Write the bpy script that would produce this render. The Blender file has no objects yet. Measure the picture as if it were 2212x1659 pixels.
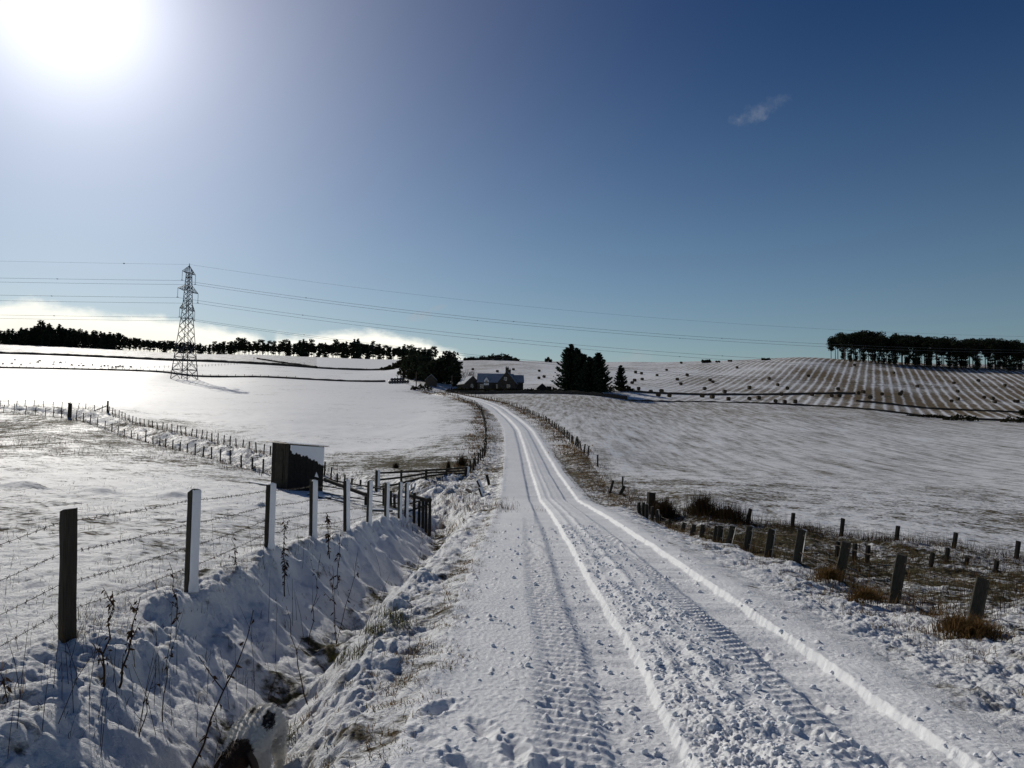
import bpy, bmesh, math, random
import numpy as np
from mathutils import Vector, Matrix, Euler

random.seed(7)
RNG = np.random.default_rng(11)
SC = bpy.context.scene
COL = SC.collection

# ------------------------------------------------------------------ camera
EYE = 1.85
F = 1728.0 / 2212.0                    # focal length in frame widths
PITCH = math.radians(3.66)
ROLL = math.radians(1.1)
cam_d = bpy.data.cameras.new('camera')
cam = bpy.data.objects.new('camera', cam_d)
COL.objects.link(cam)
cam_d.sensor_fit = 'HORIZONTAL'
cam_d.sensor_width = 36.0
cam_d.lens = 36.0 * F
cam_d.clip_start = 0.05
cam_d.clip_end = 6000
CAMROT = Matrix.Rotation(math.pi / 2 + PITCH, 4, 'X') @ Matrix.Rotation(ROLL, 4, 'Z')
cam.matrix_world = Matrix.Translation((0, 0, EYE)) @ CAMROT
SC.camera = cam
CR = np.array(CAMROT.to_3x3())


def ray(px, py):
    d = CR @ np.array([(px - 1106.0) / 1728.0, (829.5 - py) / 1728.0, -1.0])
    return d


def at(px, py, Y):
    d = ray(px, py)
    k = Y / d[1]
    return (d[0] * k, Y, d[2] * k + EYE)


# ------------------------------------------------------------------ sun, sky, exposure
sd = ray(150, -8)
SUN = Vector(sd).normalized()
SUN_EL = math.asin(SUN.z)
SUN_AZ = math.atan2(SUN.x, SUN.y)
sl = bpy.data.lights.new('sun', 'SUN')
sl.energy = 3.9
sl.angle = math.radians(0.53)
sl.color = (1.0, 0.945, 0.84)
so = bpy.data.objects.new('sun', sl)
COL.objects.link(so)
so.rotation_euler = SUN.to_track_quat('Z', 'Y').to_euler()

W = bpy.data.worlds.new('World')
SC.world = W
W.use_nodes = True


class NT:
    """small helper for node trees"""
    def __init__(self, tree):
        self.t = tree
        self.t.nodes.clear()

    def n(self, typ, **kw):
        nd = self.t.nodes.new(typ)
        for k, v in kw.items():
            if k == 'ins':
                for a, b in v.items():
                    self.set(nd, a, b)
            else:
                setattr(nd, k, v)
        return nd

    def set(self, nd, a, b):
        sock = nd.inputs[a]
        if isinstance(b, bpy.types.NodeSocket):
            self.t.links.new(b, sock)
        elif isinstance(b, bpy.types.Node):
            self.t.links.new(b.outputs[0], sock)
        else:
            sock.default_value = b

    def math(self, op, a, b=0.0, c=None, clamp=False):
        nd = self.n('ShaderNodeMath', operation=op, use_clamp=clamp)
        self.set(nd, 0, a)
        self.set(nd, 1, b)
        if c is not None:
            self.set(nd, 2, c)
        return nd.outputs[0]

    def mix(self, f, a, b, mode='MIX'):
        nd = self.n('ShaderNodeMix', data_type='RGBA', blend_type=mode)
        self.set(nd, 0, f)
        self.set(nd, 6, a)
        self.set(nd, 7, b)
        return nd.outputs[2]

    def smooth(self, v, lo, hi, a=0.0, b=1.0):
        nd = self.n('ShaderNodeMapRange', interpolation_type='SMOOTHSTEP')
        for i, x in enumerate((v, lo, hi, a, b)):
            self.set(nd, i, x)
        return nd.outputs[0]

    def noise(self, vec, scale, detail=3.0, rough=0.55, dist=0.0):
        nd = self.n('ShaderNodeTexNoise')
        self.set(nd, 'Vector', vec)
        self.set(nd, 'Scale', scale)
        self.set(nd, 'Detail', detail)
        self.set(nd, 'Roughness', rough)
        self.set(nd, 'Distortion', dist)
        return nd.outputs[0]

    def ramp(self, v, pts, mode='LINEAR'):
        nd = self.n('ShaderNodeValToRGB')
        cr = nd.color_ramp
        cr.interpolation = mode
        while len(cr.elements) > 1:
            cr.elements.remove(cr.elements[-1])
        cr.elements[0].position = pts[0][0]
        cr.elements[0].color = pts[0][1]
        for p, c in pts[1:]:
            e = cr.elements.new(p)
            e.color = c
        self.set(nd, 0, v)
        return nd.outputs[0]


def c4(*c):
    return (c[0], c[1], c[2], 1.0)


def grey(v):
    return (v, v, v, 1.0)


def azel(px, py):
    d = Vector(ray(px, py)).normalized()
    return math.atan2(d.x, d.y), math.asin(d.z)


def build_world():
    t = NT(W.node_tree)
    tc = t.n('ShaderNodeTexCoord')
    D = tc.outputs['Generated']
    sky = t.n('ShaderNodeTexSky', sky_type='NISHITA')
    sky.sun_disc = False
    sky.sun_elevation = SUN_EL
    sky.sun_rotation = SUN_AZ
    sky.altitude = 100
    sky.air_density = 1.25
    sky.dust_density = 0.25
    sky.ozone_density = 4.5
    sz = t.n('ShaderNodeSeparateXYZ')
    t.set(sz, 0, D)
    grad = t.mix(t.smooth(sz.outputs[2], -0.02, 0.55), c4(*SKY_LOW), c4(*SKY_HIGH))
    skyc = t.mix(1.0, sky.outputs[0], grad, 'MULTIPLY')
    dt = t.n('ShaderNodeVectorMath', operation='DOT_PRODUCT')
    t.set(dt, 0, D)
    t.set(dt, 1, tuple(SUN))
    dot = t.math('MAXIMUM', dt.outputs['Value'], 0.0)
    # the sun's aureole: glare painted into the sky colour, round the sun on all sides
    a1 = t.math('MULTIPLY', t.math('POWER', dot, 260.0), AUR[0])
    a2 = t.math('MULTIPLY', t.math('POWER', dot, 48.0), AUR[1])
    a3 = t.math('MULTIPLY', t.math('POWER', dot, 12.0), AUR[2])
    aur = t.math('ADD', a1, t.math('ADD', a2, a3))
    aurc = t.mix(1.0, c4(1.0, 0.97, 1.0), aur, 'MULTIPLY')
    total = t.mix(1.0, skyc, aurc, 'ADD')
    # clouds low over the horizon
    sep = t.n('ShaderNodeSeparateXYZ')
    t.set(sep, 0, D)
    az = t.math('ARCTAN2', sep.outputs[0], sep.outputs[1])
    el = t.math('ARCSINE', sep.outputs[2])
    A0, A1 = -1.0, 0.2
    E0, E1 = 0.0, 0.25
    u = t.n('ShaderNodeMapRange', ins={0: az, 1: A0, 2: A1})
    top = [(-500, 700), (-250, 668), (-100, 660), (0, 655), (50, 641), (100, 653), (163, 663), (226, 675), (276, 680), (327, 683), (402, 693),
           (502, 714), (556, 725), (585, 742), (602, 722), (689, 721), (787, 712), (836, 717), (910, 730), (959, 749), (1013, 774), (1060, 795), (1300, 830)]
    pts = []
    for x, y in top:
        a, e = azel(x, y)
        pts.append(((a - A0) / (A1 - A0), grey((e - E0) / (E1 - E0))))
    tops = t.math('MULTIPLY_ADD', t.ramp(u.outputs[0], pts), E1 - E0, E0)
    mp = t.n('ShaderNodeMapping')
    t.set(mp, 'Vector', D)
    t.set(mp, 'Scale', (1.0, 1.0, 2.2))
    nz = t.noise(mp.outputs[0], 26.0, 6.0, 0.62)
    nz2 = t.noise(mp.outputs[0], 9.0, 4.0, 0.6)
    edge = t.math('ADD', t.math('SUBTRACT', tops, el), t.math('MULTIPLY', t.math('SUBTRACT', nz, 0.53), 0.03))
    dens = t.smooth(edge, -0.006, 0.012)
    depth = t.smooth(t.math('SUBTRACT', tops, el), 0.0, 0.055)
    lit = t.math('ADD', t.math('MULTIPLY', t.math('SUBTRACT', nz2, 0.5), 0.35), depth, clamp=True)
    cc = t.mix(lit, c4(29.0, 28.4, 25.5), c4(24.0, 23.2, 20.5))
    cloud = t.mix(t.math('MULTIPLY', dens, 0.96), total, cc)
    # a few thin wisps
    for (x, y, rx, rz, s) in ((905, 684, 0.018, 0.006, .55), (948, 664, 0.010, 0.004, .35), (1640, 238, 0.035, 0.010, .16), (1375, 773, 0.022, 0.010, .3), (1620, 255, 0.02, 0.008, .12)):
        a, e = azel(x, y)
        da = t.math('DIVIDE', t.math('SUBTRACT', az, a), rx)
        de = t.math('DIVIDE', t.math('SUBTRACT', el, t.math('MULTIPLY_ADD', t.math('SUBTRACT', az, a), 0.25, e)), rz)
        r2 = t.math('ADD', t.math('MULTIPLY', da, da), t.math('MULTIPLY', de, de))
        m = t.smooth(t.math('ADD', r2, t.math('MULTIPLY', t.math('SUBTRACT', t.noise(D, 70.0, 5.0, 0.65), 0.5), 5.5)), -1.2, 1.6, s, 0.0)
        cloud = t.mix(m, cloud, c4(10.0, 10.6, 11.2))
    bg = t.n('ShaderNodeBackground')
    t.set(bg, 'Color', cloud)
    t.set(bg, 'Strength', SKY_STRENGTH)
    out = t.n('ShaderNodeOutputWorld')
    t.set(out, 'Surface', bg.outputs[0])


SKY_LOW = (1.50, 1.50, 1.48)
SKY_HIGH = (0.205, 0.42, 0.71)
SKY_STRENGTH = 0.05
AUR = (18.0, 8.6, 5.0)
build_world()
SC.view_settings.view_transform = 'Standard'
SC.view_settings.look = 'None'
SC.view_settings.exposure = -0.33
SC.view_settings.gamma = 1.0
SC.view_settings.use_curve_mapping = False
SC.render.engine = 'CYCLES'
SC.cycles.max_bounces = 5
SC.cycles.diffuse_bounces = 2
SC.cycles.transparent_max_bounces = 6

# ------------------------------------------------------------------ numeric helpers
_perm = np.random.default_rng(3).permutation(512).astype(np.int64)
_perm = np.concatenate([_perm, _perm])
_gx = np.cos(np.arange(512) * 2 * np.pi / 512 * 37.0)
_gy = np.sin(np.arange(512) * 2 * np.pi / 512 * 37.0)


def perlin(x, y):
    xi = np.floor(x).astype(np.int64)
    yi = np.floor(y).astype(np.int64)
    xf = x - xi
    yf = y - yi
    u = xf * xf * xf * (xf * (xf * 6 - 15) + 10)
    v = yf * yf * yf * (yf * (yf * 6 - 15) + 10)

    def g(ix, iy, fx, fy):
        h = _perm[_perm[ix & 511] + (iy & 511)]
        return _gx[h] * fx + _gy[h] * fy
    a = g(xi, yi, xf, yf)
    b = g(xi + 1, yi, xf - 1, yf)
    c = g(xi, yi + 1, xf, yf - 1)
    d = g(xi + 1, yi + 1, xf - 1, yf - 1)
    return (a + u * (b - a)) * (1 - v) + (c + u * (d - c)) * v * 1.0


def fbm(x, y, o=3):
    s = 0.0
    a = 1.0
    for i in range(o):
        s = s + a * perlin(x * 2 ** i + 17.3 * i, y * 2 ** i - 9.1 * i)
        a *= 0.5
    return s


def billow(x, y):
    return np.abs(perlin(x, y)) * 2.0


def sstep(x, a, b):
    t = np.clip((x - a) / (b - a), 0, 1)
    return t * t * (3 - 2 * t)


def catmull(P, n=8):
    P = np.asarray(P, float)
    out = []
    for i in range(len(P) - 1):
        p0 = P[max(i - 1, 0)]
        p1 = P[i]
        p2 = P[i + 1]
        p3 = P[min(i + 2, len(P) - 1)]
        for k in range(n):
            t = k / n
            out.append(0.5 * ((2 * p1) + (-p0 + p2) * t + (2 * p0 - 5 * p1 + 4 * p2 - p3) * t * t + (-p0 + 3 * p1 - 3 * p2 + p3) * t ** 3))
    out.append(P[-1])
    return np.array(out)


class Poly:
    """plan polyline: signed lateral distance (right positive) and arc length of the nearest point"""
    def __init__(self, P):
        self.P = np.asarray(P, float)[:, :2]
        d = np.diff(self.P, axis=0)
        self.L = np.hypot(d[:, 0], d[:, 1])
        self.d = d / self.L[:, None]
        self.s = np.concatenate([[0], np.cumsum(self.L)])

    def dist(self, X, Y):
        best = np.full(X.shape, 1e9)
        sgn = np.zeros(X.shape)
        arc = np.zeros(X.shape)
        for i in range(len(self.L)):
            rx = X - self.P[i, 0]
            ry = Y - self.P[i, 1]
            t = np.clip(rx * self.d[i, 0] + ry * self.d[i, 1], 0, self.L[i])
            ex = rx - t * self.d[i, 0]
            ey = ry - t * self.d[i, 1]
            dd = np.hypot(ex, ey)
            m = dd < best
            cr = ex * self.d[i, 1] - ey * self.d[i, 0]
            best = np.where(m, dd, best)
            sgn = np.where(m, np.where(cr >= 0, 1.0, -1.0), sgn)
            arc = np.where(m, self.s[i] + t, arc)
        return best * sgn, arc

    def at(self, a):
        i = int(np.clip(np.searchsorted(self.s, a) - 1, 0, len(self.L) - 1))
        p = self.P[i] + self.d[i] * (a - self.s[i])
        return p[0], p[1], self.d[i]


def inside(X, Y, poly):
    r = np.zeros(X.shape, bool)
    n = len(poly)
    j = n - 1
    for i in range(n):
        xi, yi = poly[i][:2]
        xj, yj = poly[j][:2]
        if yi != yj:
            c = ((yi > Y) != (yj > Y)) & (X < (xj - xi) * (Y - yi) / (yj - yi) + xi)
            r ^= c
        j = i
    return r


# ------------------------------------------------------------------ relief: measured points (picture x, y on a 2212 px wide picture, metres ahead)
ROADH = [(-15, -1.85), (2, -1.85), (4.5, -1.86), (7, -1.94), (10.2, -1.97), (16, -2.13), (24, -2.38), (34, -2.74), (48, -2.25), (63, -1.46),
         (80, -0.3), (100, 1.04), (138, 3.7), (165, 6.3), (185, 8.35), (195, 9.25), (220, 11.8)]
ROADP = catmull([(1.02, -30), (1.04, -8), (1.05, 4.5), (1.13, 7), (1.10, 10.2), (1.17, 16), (1.25, 24), (1.28, 34), (1.26, 48), (1.20, 63), (1.0, 80),
                 (0.56, 100), (-1.7, 138), (-4.6, 163), (-9.8, 185), (-13.2, 196), (-20.2, 220), (-34, 272), (-45, 320), (-57, 400), (-64, 460), (-69, 540), (-80, 640)], 6)
ROAD = Poly(ROADP)
PIX = [
    # left bank and paddock fence line
    (145, 1392, 6.74), (413, 1292, 9.35), (583, 1206, 12.4), (676, 1180, 15.07), (749, 1151, 18.15), (798, 1140, 21), (836, 1128, 23.8), (864, 1122, 26.6),
    # paddock
    (0, 1550, 5.0), (0, 1400, 6.6), (0, 1200, 10.8), (0, 1100, 16.5), (0, 1050, 23), (0, 1000, 37), (0, 960, 56), (0, 930, 76), (-300, 1200, 10.8), (-300, 1050, 23), (-300, 960, 56),
    (300, 1200, 11), (300, 1100, 18.5), (300, 1050, 27), (300, 1000, 45), (300, 960, 63), (500, 1100, 20), (500, 1050, 33), (500, 1000, 52), (690, 1067, 34.5), (586, 1049, 36.5), (640, 1110, 22),
    # rows along the gully
    (567, 1023, 47), (434, 982, 57), (239, 925, 78), (150, 902, 86), (0, 888, 95), (-300, 880, 105),
    (705, 1020, 50), (570, 982, 62), (475, 959, 70), (383, 936, 80), (296, 917, 90), (232, 892, 100), (0, 878, 108), (-300, 868, 118),
    (900, 1090, 32), (820, 1048, 41), (1000, 1025, 47), (950, 1108, 30),
    # roadside fence on the left, pasture
    (1018, 1021, 48), (1047, 983, 60), (1050, 957, 72), (1048, 919, 98), (1040, 888, 135), (1028, 875, 155), (1010, 868, 170), (986, 860, 190), (949, 852.7, 212),
    (600, 900, 115), (600, 850, 205), (300, 860, 150), (300, 830, 235), (0, 850, 152), (0, 820, 235), (900, 900, 125), (900, 860, 195), (820, 960, 76), (-300, 840, 170),
    (398, 820, 290), (0, 795, 340), (216, 799.6, 325), (364, 806, 312), (556, 815, 302), (836, 825, 290), (-300, 788, 350),
    (0, 764, 480), (218, 772, 470), (364, 779, 455), (556, 787, 430), (700, 797, 415), (836, 799, 420), (-300, 757, 490),
    (0, 744, 650), (150, 750, 650), (301, 758, 650), (556, 766, 640), (726, 773, 630), (873, 776.7, 620), (-300, 735, 660),
    (0, 755, 820), (301, 768, 820), (556, 778, 820), (873, 788, 820), (-300, 745, 830),
    # farm, hill road
    (880, 826, 280), (860, 798, 400), (866, 786, 500), (893, 777, 600), (960, 850, 235), (1000, 852, 235), (1080, 846, 255), (1170, 845, 255), (1260, 846, 250), (1360, 858, 238), (930, 833, 262),
    # right verge, boggy strip
    (2110, 1360, 8.9), (1937, 1310, 10.8), (1820, 1265, 12.6), (1725, 1220, 14.5), (1661, 1203, 16.2), (1614, 1191, 17.7), (1577, 1175, 19), (1545, 1170, 20.5), (1496, 1156, 23), (1446, 1141, 26.4), (1400, 1102, 30),
    (2212, 1600, 5.4), (2400, 1400, 8.0), (1876, 1215, 18.6), (2152, 1238, 18), (2400, 1250, 18),
    (1515, 1105, 28), (1620, 1133, 26), (1712, 1140, 25), (1820, 1157, 24.2), (1938, 1167, 23.4), (2062, 1183, 22.6), (2197, 1209, 21.6), (2500, 1230, 21),
    # right field
    (1700, 1050, 45), (1700, 1000, 70), (1700, 950, 108), (1700, 900, 165), (1742, 877, 215), (1355, 865, 225), (1330, 1040, 43), (1400, 1000, 60), (1400, 960, 85), (1400, 920, 127), (1400, 890, 172),
    (2150, 1100, 40), (2150, 1050, 57), (2150, 1000, 82), (2150, 950, 122), (2212, 912, 180), (2500, 1000, 80), (2500, 925, 175),
    (1258, 974, 63), (1215, 938, 87), (1178, 908, 115), (1132, 886, 145), (1087, 870, 170), (1033, 859, 195), (979, 850.5, 218),
    (2212, 893, 222), (2000, 885, 225), (1900, 888, 200),
    # bale hill
    (2212, 880, 240), (2212, 850, 285), (2212, 811, 350), (2000, 850, 280), (2000, 800, 370), (1750, 860, 240), (1750, 820, 310), (1742, 775, 400), (1560, 860, 240), (1560, 820, 320), (1568, 780, 430),
    (1355, 847, 250), (1355, 815, 340), (1355, 785, 450), (1180, 782, 470), (1180, 812, 350), (1100, 780, 470), (1000, 780, 470), (1010, 803, 370), (2500, 880, 245), (2500, 820, 350),
    (1568, 792, 620), (1742, 788, 560), (1870, 779, 440), (1990, 785, 490), (2212, 789, 520), (2500, 800, 520), (1200, 795, 700), (1800, 802, 800), (2300, 808, 800), (1000, 793, 750),
]


def build_macro():
    pts = [at(*p) for p in PIX]
    for Y, h in ROADH:
        if Y < 2 or Y > 150:
            continue
        d = np.interp(Y, ROADP[:, 1], ROADP[:, 0])
        for o in (-1.7, 0.5, 2.2):
            pts.append((d + o, Y, h + EYE))
    for ph in np.linspace(-0.8, 0.8, 9):
        for r, h in ((2.6, -1.85), (1700, 95.0), (3000, 90.0)):
            pts.append((math.sin(ph) * r, math.cos(ph) * r, h + EYE))
    P = np.array(pts)
    r = np.hypot(P[:, 0], P[:, 1])
    A = np.arctan2(P[:, 0], P[:, 1]) * 4.0
    Lr = np.log(r)
    q = (P[:, 2] - EYE) / r
    n = len(P)
    d2 = (A[:, None] - A[None]) ** 2 + (Lr[:, None] - Lr[None]) ** 2
    K = 0.5 * d2 * np.log(d2 + 1e-12) + np.eye(n) * 2e-4
    M = np.zeros((n + 3, n + 3))
    M[:n, :n] = K
    M[:n, n] = 1
    M[:n, n + 1] = A
    M[:n, n + 2] = Lr
    M[n:, :n] = M[:n, n:].T
    w = np.linalg.solve(M, np.concatenate([q, [0, 0, 0]]))
    return A, Lr, w


CA, CL, CW = build_macro()


def macro(X, Y):
    X = np.asarray(X, float)
    Y = np.asarray(Y, float)
    sh = X.shape
    X = X.ravel()
    Y = Y.ravel()
    r = np.maximum(np.hypot(X, Y), 2.6)
    phr = np.arctan2(X, Y)
    ph = np.clip(phr, -0.78, 0.78)
    a = ph * 4.0
    l = np.log(r)
    out = np.zeros(X.shape)
    n = len(CA)
    for i in range(0, len(X), 40000):
        s = slice(i, i + 40000)
        d2 = (a[s, None] - CA[None]) ** 2 + (l[s, None] - CL[None]) ** 2
        out[s] = (0.5 * d2 * np.log(d2 + 1e-12)) @ CW[:n] + CW[n] + CW[n + 1] * a[s] + CW[n + 2] * l[s]
    h = out * r
    w = sstep(np.abs(phr), 0.85, 1.7)
    h = h * (1 - w) + w * np.where(r < 40, -1.85, -1.85)
    return h.reshape(sh)


DITCH = Poly(catmull([(-1.7, -8), (-1.75, 3.5), (-1.95, 5.5), (-2.2, 8), (-2.3, 11), (-2.25, 15), (-2.2, 20), (-2.25, 25), (-2.5, 29), (-3.3, 34), (-5.5, 40),
                      (-9.5, 46), (-14.3, 51), (-20, 58.5), (-26, 66), (-33, 74), (-41, 84), (-49.5, 93), (-62, 101), (-95, 112), (-140, 125)], 5))
DITCH_A = [0, 11, 13.5, 16, 22, 30, 36, 42, 50, 70, 110, 260]
DITCH_D = [.6, .62, .66, .86, 1.02, 1.0, .92, .72, .75, .9, .9, .6]
DITCH_W = [1.15, 1.15, 1.2, 1.3, 1.35, 1.35, 1.4, 1.6, 2.2, 3.0, 3.4, 3.0]
FLEFT = [(-3.75, -8), (-3.75, 29), (-4.6, 36)]
EROW = [at(*p)[:2] for p in [(815, 1047, 41), (760, 1036, 45), (705, 1020, 50), (640, 1002, 56), (570, 982, 62), (475, 959, 70), (383, 936, 80), (296, 917, 90), (232, 892, 100)]]
EROW2 = [at(*p)[:2] for p in [(232, 892, 100), (130, 885, 104), (0, 878, 108), (-120, 873, 112), (-300, 868, 118)]]
FROW = [at(*p)[:2] for p in [(640, 1040, 42), (567, 1023, 47), (434, 982, 57), (335, 952, 68), (239, 925, 78), (150, 902, 86), (70, 893, 91), (0, 888, 95), (-300, 880, 105)]]
JROW = [at(*p)[:2] for p in [(1006, 1028, 46.5), (1018, 1021, 48), (1047, 983, 60), (1050, 957, 72), (1048, 919, 98), (1040, 888, 135), (1028, 875, 155), (1010, 868, 170), (986, 860, 190), (949, 852.7, 212), (915, 846, 232)]]
IROW = [at(*p)[:2] for p in [(1270, 985, 59), (1258, 974, 63), (1215, 938, 87), (1178, 908, 115), (1132, 886, 145), (1087, 870, 170), (1033, 859, 195), (979, 850.5, 218)]]
GROW = [at(*p)[:2] for p in [(2110, 1360, 8.9), (1937, 1310, 10.8), (1820, 1265, 12.6), (1725, 1220, 14.5), (1661, 1203, 16.2), (1614, 1191, 17.7), (1577, 1175, 19), (1545, 1170, 20.5), (1496, 1156, 23), (1446, 1141, 26.4), (1400, 1102, 30)]]
HROW = [at(*p)[:2] for p in [(1405, 1102, 30), (1515, 1105, 28), (1620, 1133, 26), (1712, 1140, 25), (1820, 1157, 24.2), (1938, 1167, 23.4), (2062, 1183, 22.6), (2197, 1209, 21.6), (2500, 1230, 21)]]
AROW = [at(*p)[:2] for p in [(-300, 788, 350), (0, 795, 340), (216, 799.6, 325), (364, 806, 312), (556, 815, 302), (836, 825, 290)]]
BROW = [at(*p)[:2] for p in [(-300, 757, 490), (0, 764, 480), (218, 772, 470), (364, 779, 455), (556, 787, 430), (690, 796, 417)]]
CROW = [at(*p)[:2] for p in [(556, 774.5, 500), (603, 784, 462), (652, 789, 440), (690, 796, 417), (836, 799, 420)]]
RTOP = [at(*p)[:2] for p in [(1355, 865, 225), (1568, 870, 222), (1742, 877, 215), (1900, 888, 200), (2212, 912, 180), (2600, 935, 170)]]
DROW = [at(*p)[:2] for p in [(216, 799.6, 325), (330, 797, 345), (440, 790, 385), (520, 786, 425)]]
EP, FP, JP, IP, GP, HP = (Poly(x) for x in (EROW + EROW2[1:], FROW, JROW, IROW, GROW, HROW))
APOLY, BPOLY = Poly(AROW), Poly(BROW)

PADDOCK = [(-3.6, -8), (-3.6, 29), (-4.6, 36)] + FROW + [(-300, 105), (-300, -8)]
BOG = GROW + HROW[1:] + [(30, 12), (11, 7.0), (6.2, 7.4)]
PASTURE = EROW + EROW2[1:] + [(-400, 118), (-400, 350)] + AROW + [(-36, 270)] + JROW[::-1]
STUBBLE = RTOP + [(400, 170), (600, 520), (0, 620), (-40, 420), (-25, 262), (40, 240)]
RFIELD = IROW[::-1] and ([(4.6, 31.5)] + HROW + [(60, 19), (250, 120), (250, 170)] + RTOP[::-1] + [(0, 236), (-14, 232)] + IROW[::-1])


def features(X, Y, fine=True):
    """height above world zero, plus masks for the surface"""
    X = np.asarray(X, float)
    Y = np.asarray(Y, float)
    r = np.hypot(X, Y)
    h = macro(X, Y)
    s, t = ROAD.dist(X, Y)
    # road bench
    near_road = np.abs(s - 0.4) < 9
    yc = np.interp(t, ROAD.s, ROAD.P[:, 1])
    hc = np.interp(yc, [a for a, b in ROADH], [b for a, b in ROADH])
    wr = (1 - sstep(np.abs(s - 0.35), 1.95, 3.3)) * (yc < 222) * (1 - sstep(yc, 205, 222))
    h = h * (1 - wr) + hc * wr
    # ditch and gully
    ds, da = DITCH.dist(X, Y)
    dep = np.interp(da, DITCH_A, DITCH_D)
    wid = np.interp(da, DITCH_A, DITCH_W) * np.where(ds > 0, 0.74, np.interp(da, [11, 14, 22], [0.70, 0.82, 1.05]))
    x = np.clip(np.abs(ds) / wid, 0, 1)
    prof = (1 - x ** 1.5) ** 1.15
    floor_ = np.minimum(prof, 0.96)
    nz_edge = 0.22 * perlin(X * 1.1 + 3, Y * 1.1) * np.clip(prof * 4, 0, 1)
    h = h - dep * np.clip(floor_ + nz_edge * (x < 1), 0, 1.1)
    m = {}
    m['s'], m['t'], m['yc'] = s, t, yc
    m['ditch'] = prof
    m['ds'], m['da'] = ds, da
    pad = inside(X, Y, PADDOCK)
    bog = inside(X, Y, BOG)
    past = inside(X, Y, PASTURE)
    stub = inside(X, Y, STUBBLE)
    rf = inside(X, Y, RFIELD) & ~bog
    road = (s > -1.68) & (s < 1.98) & (yc < 630)
    if yc.size:
        road &= ~((yc > 225) & (np.abs(s - 0.4) > 1.7))
    for k, v in (('pad', pad), ('bog', bog), ('past', past), ('stub', stub), ('rf', rf), ('road', road)):
        m[k] = v & (True if k == 'road' else ~road)
    for k, P in (('eE', EP), ('eF', FP), ('eJ', JP), ('eI', IP), ('eG', GP), ('eH', HP)):
        m[k] = np.abs(P.dist(X, Y)[0])
    # ---- snow relief
    rough = 1 - sstep(r, 40, 110)
    edgew = sstep(np.abs(s - 0.2), 1.75, 2.5)
    verge = (~pad & ~past & ~stub & ~rf & ~road) | bog
    # the bank's hummocks fade out towards the paddock instead of stopping at its edge
    soft = np.where((Y < 36) & (X < -2), sstep(X, -4.4, -3.3), 1.0)
    verge_w = np.where((Y < 36) & (Y > -8) & (X < -2) & (X > -6), 1.0, verge * 1.0)
    vf = verge_w * soft * rough
    hum = 0.16 * billow(X * 1.55, Y * 1.55 + 7) + 0.055 * billow(X * 3.7 + 31, Y * 3.7) + 0.03 * billow(X * 9.1, Y * 9.1) - 0.10
    bankside = np.clip(prof * 1.6, 0, 1) * (1 - sstep(ds, -0.35, 0.15))
    # drift ribs running down the shaded bank
    rib = 0.20 * (0.6 - billow(Y * 0.95 + 0.55 * X + 0.35 * perlin(X * 1.3, Y * 1.3), X * 0.42 + 4)) + 0.05 * billow(X * 3 + 5, Y * 3)
    h = h + vf * edgew * np.where(s > 0, 0.55, 0.85) * hum * (1 - 0.75 * bankside) + rib * bankside * (r < 60) * (1 - 0.5 * np.clip(prof * 2 - 1, 0, 1))
    lip = np.exp(-((X + 3.55) / 0.55) ** 2) * (1 - sstep(Y, 27, 31)) * (Y > -5) * (X < -2)
    h = h + lip * (0.20 * billow(X * 1.2 + 2, Y * 0.9 + 40) + 0.02) * (0.35 + 0.65 * sstep(Y, 6, 10))
    pf = pad * (1 - sstep(r, 50, 120)) * sstep(-X, 3.6, 4.6)
    h = h + pf * (0.07 * perlin(X * 0.35, Y * 0.35) + 0.045 * billow(X * 1.1 + 9, Y * 1.1) + 0.035 * fbm(X * 2.3, Y * 2.3, 2) * (1 - sstep(r, 14, 40)))
    # old drift line across the paddock
    dl = Y - (22.5 + 0.10 * (X + 12) ** 1 + 1.2 * perlin(X * 0.3, X * 0 + 3.3))
    clump = np.clip(perlin(X * 0.55 + 11, Y * 0.18) * 2.2 + 0.15, 0, 1)
    h = h + pf * 0.36 * np.exp(-(dl / 0.5) ** 2) * clump * (X < -7)
    ff = (past | rf) * (1 - sstep(r, 90, 220))
    h = h + ff * (0.10 * perlin(X * 0.12, Y * 0.12 + 4) + 0.04 * perlin(X * 0.6, Y * 0.6) + 0.03 * billow(X * 1.6, Y * 1.6) * (1 - sstep(r, 40, 90)))
    h = h + stub * 0.5 * perlin(X * 0.03, Y * 0.02)
    gl = (m['eE'] < 14) & (m['eF'] < 14) & ~pad & ~past & (s < -4)
    h = h + gl * 0.35 * (billow(X * 0.55, Y * 0.55) - 0.3)
    crust = (verge | pad) * (1 - sstep(r, 9, 18)) * sstep(Y, 0, 1)
    h = h + crust * edgew * (0.022 * billow(X * 7 + 3, Y * 7) + 0.014 * billow(X * 15, Y * 15 + 8) + 0.011 * perlin(X * 31, Y * 31) - 0.012) * (1 - 0.5 * sstep(-X, 1.5, 2.1))
    if fine:
        # ---- road: two ruts, tyre treads, churned middle
        nr = (s > -2.3) & (s < 2.8) & (yc < 224) & (yc > -6)
        i = np.where(nr)
        ss, tt, rr = s[i], t[i], r[i]
        xx, yy = X[i], Y[i]
        wob = 0.022 * perlin(tt * 0.4, tt * 0 + 1.5) + 0.012 * perlin(tt * 2.1, tt * 0 + 7.7)
        near = 1 - sstep(rr, 16, 30)
        far = np.clip(rr / 30.0, 1, 4)
        e = 0.030 * np.clip(far, 1, 2.5)

        def trough(a, b, ss):
            w_ = 0.02 + 0.12 * near
            return sstep(ss, a - e - w_, a + e) * (1 - sstep(ss, b - 0.02 * far, b + 0.030 * far))
        crumb = 0.016 * perlin(xx * 11, yy * 9) + 0.010 * perlin(xx * 23, yy * 21)
        s1 = ss + wob + crumb
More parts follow.
